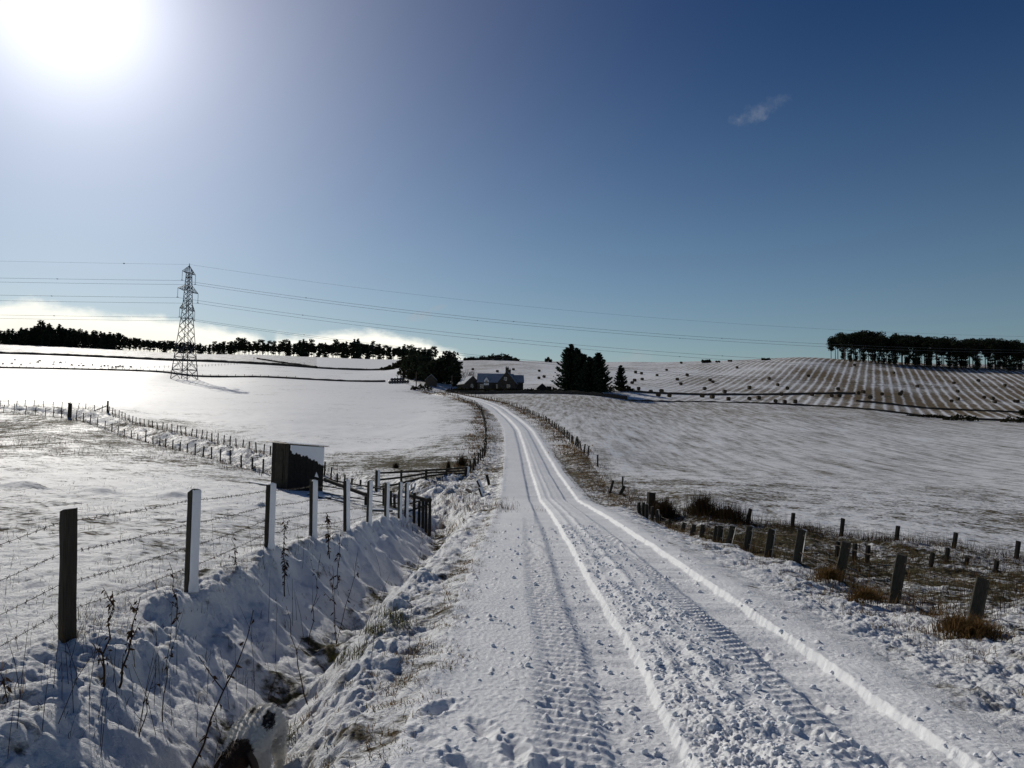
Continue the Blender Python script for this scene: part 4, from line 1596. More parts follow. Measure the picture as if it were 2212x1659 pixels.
# ---------------------------------------------------------------- trees
def leafclump(mb, c, rx, ry, rz, n, size, rs, flat=0.0):
    for _ in range(n):
        while True:
            p = Vector((rs.uniform(-1, 1), rs.uniform(-1, 1), rs.uniform(-1, 1)))
            if .2 < p.length < 1:
                break
        p = Vector((c[0] + p.x * rx, c[1] + p.y * ry, c[2] + p.z * rz))
        u = Vector((rs.gauss(0, 1), rs.gauss(0, 1), rs.gauss(0, 1))).normalized()
        v = u.cross(Vector((rs.gauss(0, 1), rs.gauss(0, 1), rs.gauss(0, 1)))).normalized()
        s_ = size * rs.uniform(.6, 1.3)
        mb.quad(tuple(p - u * s_), tuple(p + v * s_ * .6), tuple(p + u * s_), tuple(p - v * s_ * .6))


def spruce(seed, h, w, whorls, per, nb, blade):
    rs = random.Random(seed)
    tr = MB()
    tr.tube([(0, 0, -.4), (0.05, 0, h * .5), (0, 0, h)], [h * .018, h * .011, .02], 6)
    cr = MB()
    for i in range(whorls):
        f = i / (whorls - 1)
        z = h * (.05 + .94 * f)
        L0 = w * .5 * ((1 - f) ** .75) * (1 if f > .12 else .8) + .12
        for k in range(per if f < .9 else 4):
            az = rs.uniform(0, 2 * math.pi)
            L = L0 * rs.uniform(.62, 1.22)
            zz = z + rs.uniform(-.5, .5) * h / whorls
            dr = Vector((math.cos(az), math.sin(az), 0))
            sd = Vector((-dr.y, dr.x, 0))
            up = .55 * f - .10
            for b in range(nb):
                t_ = (b + .6) / nb
                p = Vector((0, 0, zz)) + dr * (L * t_) + Vector((0, 0, L * (up * t_ - .28 * t_ + .42 * t_ ** 3)))
                s_ = blade * rs.uniform(.7, 1.3) * (1.15 - .5 * t_)
                side = rs.choice((-1, 1))
                tip = p + dr * s_ * rs.uniform(.6, 1.2) + sd * side * s_ * rs.uniform(.1, .7) + Vector((0, 0, s_ * (rs.uniform(-.55, .25) if t_ < .8 else rs.uniform(0, .5))))
                q = sd * side * s_ * .3 + Vector((0, 0, -s_ * .25))
                cr.tri(tuple(p - q), tuple(p + q), tuple(tip))
                cr.tri(tuple(p - dr * s_ * .5), tuple(p + Vector((0, 0, -s_ * .55))), tuple(p + dr * s_ * .8 + sd * side * s_ * .35))
    return tr, cr


def pine(seed, h, w, clumps, n, size, base=.55):
    rs = random.Random(seed)
    tr = MB()
    lean = rs.uniform(-.3, .3)
    tr.tube([(0, 0, -.5), (lean * .4, 0, h * .35), (lean, rs.uniform(-.2, .2), h * .7), (lean * 1.1, 0, h * .9)], [h * .017, h * .014, h * .010, .05], 6)
    cr = MB()
    for k in range(clumps):
        f = rs.uniform(0, 1)
        z = h * (base + (1 - base) * f * .93)
        rad = w * .5 * math.sin(math.pi * min(1, .25 + .75 * (1 - f) ** .6)) * rs.uniform(.1, .85)
        az = rs.uniform(0, 6.28)
        c = (lean + math.cos(az) * rad, math.sin(az) * rad, z)
        tr.tube([(lean * z / h, 0, z - h * .08), c], [.05 + h * .003, .03], 4, False)
        r = w * rs.uniform(.15, .26)
        leafclump(cr, c, r, r, r * .55, n, size, rs)
    return tr, cr


def bare_tree(seed, h, spread=.5, depth=4):
    rs = random.Random(seed)
    mb = MB()

    def grow(p, d, L, r, k):
        q = p + d * L
        mid = p.lerp(q, .5) + Vector((rs.gauss(0, .05), rs.gauss(0, .05), 0)) * L
        mb.tube([p, mid, q], [r, r * .85, r * .65], 4 if r > .03 else 3, False)
        if k == 0:
            return
        for _ in range(rs.choice((2, 3, 3))):
            nd = (d + Vector((rs.gauss(0, spread), rs.gauss(0, spread), rs.gauss(.12, spread * .5)))).normalized()
            grow(p.lerp(q, rs.uniform(.55, 1)), nd, L * rs.uniform(.6, .82), r * .6, k - 1)
    grow(Vector((0, 0, -.2)), Vector((rs.gauss(0, .05), rs.gauss(0, .05), 1)).normalized(), h * .30, h * .018, depth)
    return mb


def make_tree(name, label, cat, tr, cr, leaf, group=None):
    r = thing(name, label, cat, (0, 0, 0), 0, group)
    tr.build('trunk', MAT['bark'], r)
    c = cr.build('crown', MAT[leaf], r)
    return r


class Stand:
    """prototypes of a kind; the first use of each moves the prototype, later ones copy it"""
    def __init__(self, protos):
        self.p = protos
        self.used = [False] * len(protos)

    def put(self, i, loc, rz=0.0, scale=1.0, label=None):
        o = self.p[i]
        if not self.used[i]:
            self.used[i] = True
            o.location = loc
            o.rotation_euler = (0, 0, rz)
            o.scale = (scale,) * 3
            if label:
                o['label'] = label
            return o
        return copy_tree(o, loc, rz, scale, label)

    def finish(self):
        for u, o in zip(self.used, self.p):
            if not u:
                for c in list(o.children):
                    bpy.data.objects.remove(c)
                bpy.data.objects.remove(o)


def trees():
    # ---- wood on the left skyline
    g1, l1 = 'spruces at the left end of the skyline wood', 'pointed dark spruce in the left end of the skyline wood'
    g2, l2 = 'pines along the left skyline wood', 'dark pine with a thin trunk in the left skyline wood'
    SP = Stand([make_tree('spruce_tree', l1, 'tree', *spruce(30 + i, 13 + i, 7.5, 15, 9, 4, 1.35), 'spruce', g1) for i in range(3)])
    PN = Stand([make_tree('pine_tree', l2, 'tree', *pine(40 + i, 12.5 + .7 * i, 8.4, 20, 46, .52, (.22, .36, .12, .30)[i]), 'pine', g2) for i in range(4)])
    sky = [(-80, 741), (0, 744), (150, 750), (301, 758), (556, 766), (726, 773), (873, 776.7), (945, 779)]
    xs, ysk = [a for a, b in sky], [b for a, b in sky]
    hts = [(-80, .9), (0, .75), (40, 1.05), (90, 1.25), (150, 1.12), (240, 1.0), (300, .82), (420, .72), (445, .60), (480, .8), (520, 1.0), (560, .8), (640, .95), (760, 1.02), (880, .9), (940, .85)]
    hx, hh = [a for a, b in hts], [b for a, b in hts]
    plan = []
    x = -75.0
    while x < 945:
        plan.append((x, 655 if x < 880 else 640, 0))
        x += random.uniform(5.5, 9.0)
    x = -70.0
    while x < 930:
        plan.append((x, random.uniform(672, 700), 1))
        x += random.uniform(8.5, 13)
    pos = []
    for x, Y, row in plan:
        Y += random.uniform(-6, 10)
        p = at(x, np.interp(x, xs, ysk), Y)
        pos.append((p[0], Y))
    zs = grounds([p[0] for p in pos], [p[1] for p in pos])
    for (x, Y, row), (X, Y2), z in zip(plan, pos, zs):
        k = float(np.interp(x, hx, hh)) * random.uniform(.8, 1.12)
        sp = random.random() < (.75 if x < 260 else (.12 if x < 640 else .30))
        if sp:
            SP.put(random.randrange(3), (X, Y2, z - .2), random.uniform(0, 6), k * .98)
        else:
            PN.put(random.randrange(4), (X, Y2, z - .2), random.uniform(0, 6), k * 1.03)
    SP.finish()
    PN.finish()
    # ---- the stand of pines on the right hill
    g3, l3 = 'tall pines in the right hilltop stand', 'tall flat topped pine with bare trunk in the right hilltop stand'
    PR = Stand([make_tree('pine_tree', l3, 'tree', *pine(60 + i, 14.5 + .6 * i, 9.6, 26, 60, .46, (.46, .54, .40, .58, .50)[i]), 'pine', g3) for i in range(5)] + [make_tree('pine_tree', 'low bushy young pine among the trunks of the right hilltop stand', 'tree', *pine(66, 13.5, 9.0, 26, 45, .52, .10), 'pine', 'young pines under the right hilltop stand')])
    plan = []
    for k in range(92):
        f = k / 91
        x = 1800 + 455 * f + random.uniform(-6, 6)
        row = random.random()
        Y = 408 - 38 * f + row * 34
        yb = np.interp(x, [1790, 1990, 2212, 2300], [778, 793, 808, 815])
        p = at(x, yb, Y)
        sc = np.interp(x, [1790, 1815, 1900, 2000, 2060, 2120, 2212], [.66, .92, .97, .94, .87, .90, .90])
        if 2040 < x < 2130 and random.random() < .35:
            continue
        plan.append((p[0], Y, sc * random.uniform(.9, 1.06)))
    for k in range(30):
        x = 1800 + 450 * (k + random.random()) / 30
        Yk = 396 - 30 * (x - 1800) / 400 + random.uniform(0, 22)
        plan.append((at(x + 12, 800, Yk)[0], Yk, random.uniform(.42, .66), 1))
    zs = grounds([p[0] for p in plan], [p[1] for p in plan])
    for q, z in zip(plan, zs):
        PR.put(5 if len(q) > 3 else random.randrange(5), (q[0], q[1], z - .3), random.uniform(0, 6), q[2])
    PR.finish()
    # ---- spruces beside the house
    for (x, yb, yt, Y, w, seed, lb) in ((1231, 846, 744, 250, 11.8, 1, 'tallest dark spruce of the clump right of the farmhouse, ragged left side'), (1257, 847, 764, 252, 9.0, 2, 'dark spruce in the middle of the clump right of the farmhouse'),
                                        (1291, 848, 763, 249, 9.8, 3, 'dark spruce at the right end of the clump, broad skirt'), (1246, 846, 752, 256, 7.0, 4, 'narrow spruce top showing behind the tallest spruce'), (1274, 848, 772, 246, 9.0, 6, 'shorter spruce in front of the middle of the clump'),
                                        (1341, 841, 790, 255, 4.8, 5, 'small lone spruce on the stubble hill right of the clump')):
        p = at(x, yb, Y)
        z = ground(p[0], Y)
        h = at(x, yt, Y)[2] - z
        t_ = make_tree('spruce_tree', lb, 'tree', *spruce(80 + seed, h, w, 26 if h > 9 else 16, 12, 9, .95 if h > 9 else .62), 'spruce')
        t_.location = (p[0], Y, z)
    # ---- evergreens behind the little stone shed and along the hill road
    for (x, yb, yt, Y, w, seed, lb) in ((905, 836, 766, 292, 9, 1, 'dark evergreen at the hill road bend, left of the farm trees'), (921, 836, 771, 285, 8, 2, 'dark evergreen behind the small stone shed, second from the hill road'),
                                        (940, 836, 778, 280, 8.5, 3, 'lower dark evergreen in the middle of the farm trees'), (964, 838, 757, 278, 9.5, 4, 'tallest dark evergreen of the farm trees, rounded top'), (983, 839, 776, 272, 7, 5, 'dark evergreen at the right end of the farm trees'),
                                        (951, 838, 770, 284, 7.5, 6, 'evergreen close behind the tallest of the farm trees'), (893, 834, 777, 300, 9, 7, 'dark evergreen nearest the hill road, under the end of the wood'), (930, 837, 781, 276, 8, 8, 'low evergreen right behind the small stone shed')):
        p = at(x, yb, Y)
        z = ground(p[0], Y)
        h = at(x, yt, Y)[2] - z
        t_ = make_tree('evergreen_tree', lb, 'tree', *pine(100 + seed, h, w, 44, 40, .5, .06), 'pine')
        t_.location = (p[0], Y, z)
    for (x, yb, yt, Y, seed, lb) in ((1001, 838, 786, 268, 1, 'bare tree behind the left farm outbuilding'), (1012, 836, 784, 272, 2, 'bare tree in the middle of the three behind the farm'), (1023, 835, 788, 275, 3, 'bare tree nearest the farmhouse roof'),
                                     (858, 826, 796, 300, 4, 'bare spindly tree at the foot of the hill road'), (278, 781, 770, 470, 5, 'lone bush like tree on the wall left of the pylon'), (548, 780, 768, 480, 6, 'small bare tree on the hill wall right of the pylon'), (657, 791, 779, 440, 7, 'tiny bare tree on the hedge below the white top field')):
        p = at(x, yb, Y)
        z = ground(p[0], Y)
        h = (at(x, yt, Y)[2] - z) * 1.05
        o = bare_tree(120 + seed, h, .5, 5 if h > 5 else 4).build('bare_tree', MAT['twig'], None, loc=(p[0], Y, z))
        tag(o, lb, 'tree')


trees()


def bushes():
    rs = random.Random(5)

    def bush(x, yb, Y, w, h, lb, leaf='broom', name='bush', n=None, cat='bush', dpt=None):
        p = at(x, yb, Y)
        z = ground(p[0], Y)
        mb = MB()
        k = max(3, int(w / 1.2))
        size = max(.12, .0018 * Y)
        for i in range(k):
            cx = (i + .5) / k * w - w / 2
            hh = h * rs.uniform(.65, 1.1) * (1 - .45 * abs(2 * cx / w) ** 2)
            r = max(w / k * .75, h * .4)
            leafclump(mb, (cx, rs.uniform(-.4, .4), hh * .45), r, (dpt or r) * .8, hh * .58, n or 42, size, rs)
        tag(mb.build(name, MAT[leaf], None, loc=(p[0], Y, z)), lb, cat)
    bush(910, 843, 238, 6.4, 2.0, 'brown bush at the end of the roadside fence before the farm')
    for (x, yb, Y, w, h, lb) in ((1020, 779.5, 480, 10, 1.8, 'low scrub on the skyline left of the two round bushes'), (1046, 778.5, 480, 5, 3.0, 'small round bush on the skyline'), (1066, 779, 478, 6.5, 3.8, 'round bush on the skyline next to the larger one'),
                                 (1088, 779, 478, 9, 4.4, 'largest round bush on the skyline above the farmhouse'), (1107, 780, 476, 7, 1.6, 'low scrub on the skyline right of the largest round bush'), (1085, 781.5, 470, 3.0, 2.0, 'bush')):
        if lb != 'bush':
            bush(x, yb, Y, w, h, lb)
    bush(1184, 782, 465, 3.6, 2.6, 'dark bush on the skyline left of the tall spruce')
    bush(1085 + 30, 781, 470, 2.5, 1.4, 'tiny bush on the skyline right of the low scrub')
    bush(1525, 782, 428, 4.5, 1.9, 'small leafy bush on the skyline of the stubble hill')
    bush(1655, 777, 415, 4.0, 1.0, 'low bush on the skyline between the bales and the pines')
    for i, (x, yb, Y, w, h, lb) in enumerate(((838, 799, 415, 7, 2.0, 'dark scrub at the lower left of the hill road'), (851, 795, 430, 7, 2.4, 'dark scrub left of the hill road, second up'), (863, 789, 460, 8, 2.6, 'dark scrub left of the hill road, third up'),
                                              (877, 784, 500, 10, 3.2, 'dark scrub left of the hill road near the top'), (893, 781, 540, 12, 4, 'dark scrub where the hill road meets the wood'), (880, 806, 380, 7, 3, 'dark scrub right of the hill road, middle'),
                                              (873, 815, 340, 5, 2.6, 'dark scrub right of the hill road near its foot'), (890, 800, 400, 9, 3.2, 'dark scrub right of the hill road below the wood'), (884, 823, 310, 6, 3, 'dark scrub beside the stack of wrapped bales'), (899, 826, 300, 6, 3.6, 'dark scrub between the hill road and the utility pole'))):
        bush(x, yb, Y, w, h, lb)
    # right edge
    bush(2076, 911, 182, 7.5, 1.6, 'long dark gorse bush in the strip below the stubble hill')
    bush(2198, 921, 178, 6.5, 1.6, 'dark gorse bush at the right edge of the picture')
    bush(1998, 902, 190, 8.5, .8, 'low dark scrub left of the long gorse bush')
    bush(2209, 896, 215, 1.8, 1.6, 'small dark shrub at the right edge above the gorse')
    bush(1313, 845, 252, 4.5, 2.4, 'dark shrub at the right foot of the spruce clump')
    bush(1352, 846, 252, 5, 1.7, 'dark shrub right of the small lone spruce')
    # garden hedges
    for (x, Y, w, h, lb) in ((985, 240, 5, 2.0, 'brown hedge at the road gate left of the farm'), (1006, 242, 6, 2.1, 'dark hedge below the left outbuilding'), (1031, 243, 6.5, 1.7, 'dark hedge in front of the white dormer'), (1062, 244, 6.5, 1.5, 'dark hedge under the farmhouse roof'),
                             (1090, 244, 6, 1.9, 'dark hedge in front of the farmhouse gable'), (1118, 245, 6, 1.6, 'dark hedge at the right corner of the farmhouse'), (1145, 246, 5.5, 1.2, 'low dark hedge between the farmhouse and the little hut'), (1203, 246, 5, 1.3, 'low dark hedge left of the spruce clump')):
        bush(x, 848, Y, w, h, lb, n=60)
    # dead scrub by the gate post on the right verge, and one dark shrub in the gully
    for (px, py, Y, w, h, n, lb, leaf) in ((1436, 1104, 28.6, .55, .75, 900, 'round brown bramble right of the thick gate post', 'darkgrass'), (1519, 1114, 27.4, .6, .80, 1000, 'tall brown bramble round a post of the field edge fence', 'darkgrass'),
                                     (1575, 1122, 26.4, .7, .65, 1000, 'brown bramble right of the tall bramble', 'darkgrass'), (855, 1016, 52, .22, .4, 260, 'small dark shrub beside the green patch behind the shed', 'darkgrass'),
                                     (968, 1014, 48, .14, .8, 200, 'clump of dark upright rushes behind the rail fence', 'darkgrass'), (997, 1004, 52, .35, .7, 380, 'dark shrub at the corner of the rail fence', 'darkgrass')):
        p = at(px, py, Y)
        mb = MB()
        for _ in range(n):
            a = rs.uniform(0, 6.28)
            r = abs(rs.gauss(0, .5)) * w
            mb.blade((math.cos(a) * r, math.sin(a) * r, -.03), h * rs.uniform(.4, 1.2), .007 + .0003 * Y, a + rs.gauss(0, .9), abs(rs.gauss(.5, .6)) if 'rush' not in lb else abs(rs.gauss(0, .2)))
        tag(mb.build('shrub', MAT[leaf], None, loc=(p[0], Y, ground(p[0], Y))), lb, 'shrub')


bushes()


# ---------------------------------------------------------------- farm
def gable_house(name, label, px, py, Y, L, D, eave, ridge, rz, wall='stone', snow='roof_snow', chimneys=(), windows=(), door=None, cat='house'):
    p = at(px, py, Y)
    z = ground(p[0], Y) - .1
    root = thing(name, label, cat, (p[0], Y, z), rz)
    mb = MB()
    hl, hd = L / 2, D / 2
    mb.v = [(-hl, -hd, -.6), (hl, -hd, -.6), (hl, hd, -.6), (-hl, hd, -.6), (-hl, -hd, eave), (hl, -hd, eave), (hl, hd, eave), (-hl, hd, eave), (-hl, 0, ridge), (hl, 0, ridge)]
    mb.f = [(0, 1, 5, 4), (2, 3, 7, 6), (3, 0, 4, 8, 7), (1, 2, 6, 9, 5)]
    mb.build('wall', MAT[wall], root)
    mb = MB()
    ov, th = .25, .16
    sl_ = (ridge - eave) / hd
    for s_ in (-1, 1):
        e = (hd + ov)
        ze = ridge - sl_ * e
        n = len(mb.v)
        for t_ in (0.02, th):
            mb.v += [(-hl - ov, 0, ridge + t_), (hl + ov, 0, ridge + t_), (hl + ov, s_ * e, ze + t_), (-hl - ov, s_ * e, ze + t_)]
        mb.f += [(n, n + 1, n + 2, n + 3), (n + 4, n + 7, n + 6, n + 5), (n + 3, n + 2, n + 6, n + 7), (n + 1, n + 5, n + 6, n + 2), (n, n + 3, n + 7, n + 4)]
    rf = mb.build('roof', MAT['slate'], root)
    mb = MB()
    for s_ in (-1, 1):
        e = (hd + ov - .08)
        ze = ridge - sl_ * e
        n = len(mb.v)
        for t_ in (th + .004, th + .06):
            mb.v += [(-hl - ov + .1, s_ * .05, ridge + t_ - sl_ * .05), (hl + ov - .1, s_ * .05, ridge + t_ - sl_ * .05), (hl + ov - .1, s_ * e, ze + t_), (-hl - ov + .1, s_ * e, ze + t_)]
        mb.f += [(n + 4, n + 7, n + 6, n + 5), (n + 3, n + 2, n + 6, n + 7), (n + 1, n + 5, n + 6, n + 2), (n, n + 3, n + 7, n + 4), (n, n + 4, n + 5, n + 1)]
    mb.build('snow', MAT[snow], rf)
    for (cx, h) in chimneys:
        mb = MB()
        mb.box((cx, 0, ridge + h / 2 - .3), (.75, .95, h + .6))
        mb.box((cx, 0, ridge + h + .06), (.9, 1.1, .12))
        ch = mb.build('chimney', MAT['stone'], root)
        mb = MB()
        for y in (-.25, .25):
            mb.tube([(cx, y, ridge + h + .1), (cx, y, ridge + h + .55)], [.14, .11], 6)
        mb.build('chimney_pot', MAT['slate'], ch)
    for (face, u, zc, w, h) in windows:
        mb = MB()
        mp = MB()
        if face == 'f':
            mb.box((u, -hd - .02, zc), (w + .16, .08, h + .16))
            mp.box((u, -hd - .05, zc), (w, .06, h))
        else:
            sx = -1 if face == 'l' else 1
            mb.box((sx * (hl + .02), u, zc), (.08, w + .16, h + .16))
            mp.box((sx * (hl + .05), u, zc), (.06, w, h))
        f = mb.build('window', MAT['white_paint'], root)
        mp.build('pane', MAT['pane'], f)
    if door:
        mb = MB()
        mb.box((door, -hd - .03, 1.0), (.95, .07, 2.1))
        mb.build('door', MAT['wood_dark'], root)
    return root


def farm():
    h = gable_house('farmhouse', 'long farmhouse with a pale snowy roof and a white gabled dormer', 1070, 846, 257, 11.2, 6.2, 2.8, 5.7, -.03, windows=(('f', 1.0, 1.5, .9, 1.2), ('f', 3.6, 1.5, .9, 1.2), ('f', -4.2, 1.5, .9, 1.2)), door=-.6)
    # white dormer on the front slope
    mb = MB()
    x, w, y0 = -2.75, 1.6, -3.25
    mb.v = [(x - w / 2, y0, 1.9), (x + w / 2, y0, 1.9), (x + w / 2, y0, 3.4), (x, y0, 4.5), (x - w / 2, y0, 3.4), (x - w / 2, y0 + 2.6, 1.9), (x + w / 2, y0 + 2.6, 1.9), (x + w / 2, y0 + 2.6, 3.4), (x, y0 + 2.6, 4.5), (x - w / 2, y0 + 2.6, 3.4)]
    mb.f = [(0, 1, 2, 3, 4), (1, 6, 7, 2), (5, 0, 4, 9)]
    d = mb.build('dormer', MAT['white_paint'], h)
    mb = MB()
    mb.box((x, y0 - .03, 2.9), (.62, .06, .95))
    mb.build('pane', MAT['pane'], d)
    mb = MB()
    for s_ in (-1, 1):
        n = len(mb.v)
        mb.v += [(x, y0 - .1, 4.62), (x, y0 + 2.6, 4.62), (x + s_ * (w / 2 + .15), y0 + 2.6, 3.38), (x + s_ * (w / 2 + .15), y0 - .1, 3.38)]
        mb.f.append((n, n + 1, n + 2, n + 3) if s_ > 0 else (n + 3, n + 2, n + 1, n))
    mb.build('dormer_roof', MAT['roof_snow'], d)
    gable_house('farmhouse_wing', 'tall stone gable of the farmhouse wing with two chimney stacks', 1097, 847, 253, 7.0, 5.6, 2.7, 6.3, math.pi / 2 - .12, chimneys=((-2.9, 1.1), (2.6, .9)), windows=(('l', -.6, 1.5, .9, 1.2), ('l', .4, 4.0, .7, .9)))
    gable_house('farmhouse_annex', 'rear roofed range right of the chimneys with small dormers', 1113, 845, 258, 4.8, 5.4, 2.8, 5.2, .05, windows=(('f', -.5, 1.5, .9, 1.1),))
    gable_house('outbuilding', 'stone outbuilding left of the farmhouse with a snowy right roof slope', 1012, 840, 258, 6.5, 5.4, 2.2, 4.7, math.pi / 2 + .45, windows=(('l', .2, 1.6, .6, 1.0),), cat='outbuilding')
    gable_house('stone_shed', 'small stone shed with a snow lit left roof edge under the evergreens', 931, 834, 262, 4.5, 3.7, 1.75, 3.5, math.pi / 2 + .1, snow='snow', cat='shed')
    gable_house('hut', 'little dark hut with a pointed roof left of the spruce clump', 1170, 846, 250, 3.4, 2.9, 1.25, 2.5, math.pi / 2 + .05, wall='tar', snow='slate', cat='hut')
    # square dark store
    p = at(1186, 846, 249)
    z = ground(p[0], p[1])
    r = thing('oil_tank', 'dark box shaped tank beside the little hut', 'tank', (p[0], p[1], z))
    mb = MB()
    mb.box((0, 0, 1.0), (1.5, 1.2, 1.5))
    mb.build('body', MAT['tar'], r)
    for sx in (-.5, .5):
        mb = MB()
        mb.box((sx, 0, .1), (.25, 1.0, .5))
        mb.build('leg', MAT['stone'], r)
    # poles
    for (x, yb, yt, Y, lb) in ((899, 834, 803, 250, 'utility pole with a small grey box at the farm road'), (976, 840, 811, 252, 'utility pole between the stone shed and the outbuilding')):
        p = at(x, yb, Y)
        z = ground(p[0], Y)
        r = thing('utility_pole', lb, 'pole', (p[0], Y, z))
        hp = at(x, yt, Y)[2] - z
        mb = MB()
        mb.tube([(0, 0, -.3), (0, 0, hp)], [.16, .12], 8)
        mb.build('pole', MAT['bark'], r)
        mb = MB()
        mb.bar((-.7, 0, hp - .4), (.7, 0, hp - .35), .1)
        mb.build('crossarm', MAT['bark'], r)
        if 'box' in lb:
            mb = MB()
            mb.box((-.45, -.1, hp * .55), (.6, .3, .4))
            mb.build('box', MAT['steel'], r)
    # garden and field wall
    def wall(name, label, pts, h, w, seg=1.6):
        P = Poly(pts)
        a = 0.0
        mb = MB()
        N = []
        while a < P.s[-1]:
            x, y, d = P.at(a)
            N.append((x, y, d))
            a += seg
        zs = grounds([n[0] for n in N], [n[1] for n in N])
        loc = (N[0][0], N[0][1], float(zs[0]))
        for (x, y, d), z in zip(N, zs):
            for s_, zz, k in ((-1, -.4, 1), (-1, h, .75), (1, h, .75), (1, -.4, 1)):
                e = random.uniform(-.18, .22) * h if zz > 0 else 0
                mb.v.append((x - d[1] * s_ * w / 2 * k - loc[0], y + d[0] * s_ * w / 2 * k - loc[1], z + zz + e - loc[2]))
        for i in range(len(N) - 1):
            for k in range(3):
                a_ = i * 4 + k
                mb.f.append((a_, a_ + 4, a_ + 5, a_ + 1))
        tag(mb.build(name, MAT['stone'], None, loc=loc), label, 'wall', None, 'thing')
    wall('stone_wall', 'low dark garden wall in front of the farm', [at(*q)[:2] for q in ((962, 850, 238), (1040, 852, 238), (1130, 853, 240), (1250, 857, 236), (1355, 864, 227))], .95, .6)
    wall('stone_wall', 'long low field wall between the snowy field and the stubble hill', RTOP, .36, .7)
    wall('stone_wall', 'dark wall across the left hillside above the sheep', BROW, 1.15, 1.0, 3.0)
    wall('stone_wall', 'low dark bank under the post fence behind the pylon', AROW, .55, .9, 2.5)
    wall('stone_wall', 'dark hedge line running from the pylon up to the hill road', CROW, .8, 1.2, 3.0)
    wall('stone_wall', 'dark wall line across the foot of the stubble hill', [at(*q)[:2] for q in ((1340, 846, 252), (1480, 846, 252), (1600, 847, 252), (1700, 846, 252), (1850, 846, 262))], .55, .8, 2.0)
    wall('stone_wall', 'thin dark wall line right at the foot of the stubble hill', [at(*q)[:2] for q in ((1850, 880, 232), (2000, 884, 230), (2212, 893, 224), (2500, 900, 224))], .45, .7, 2.0)


farm()


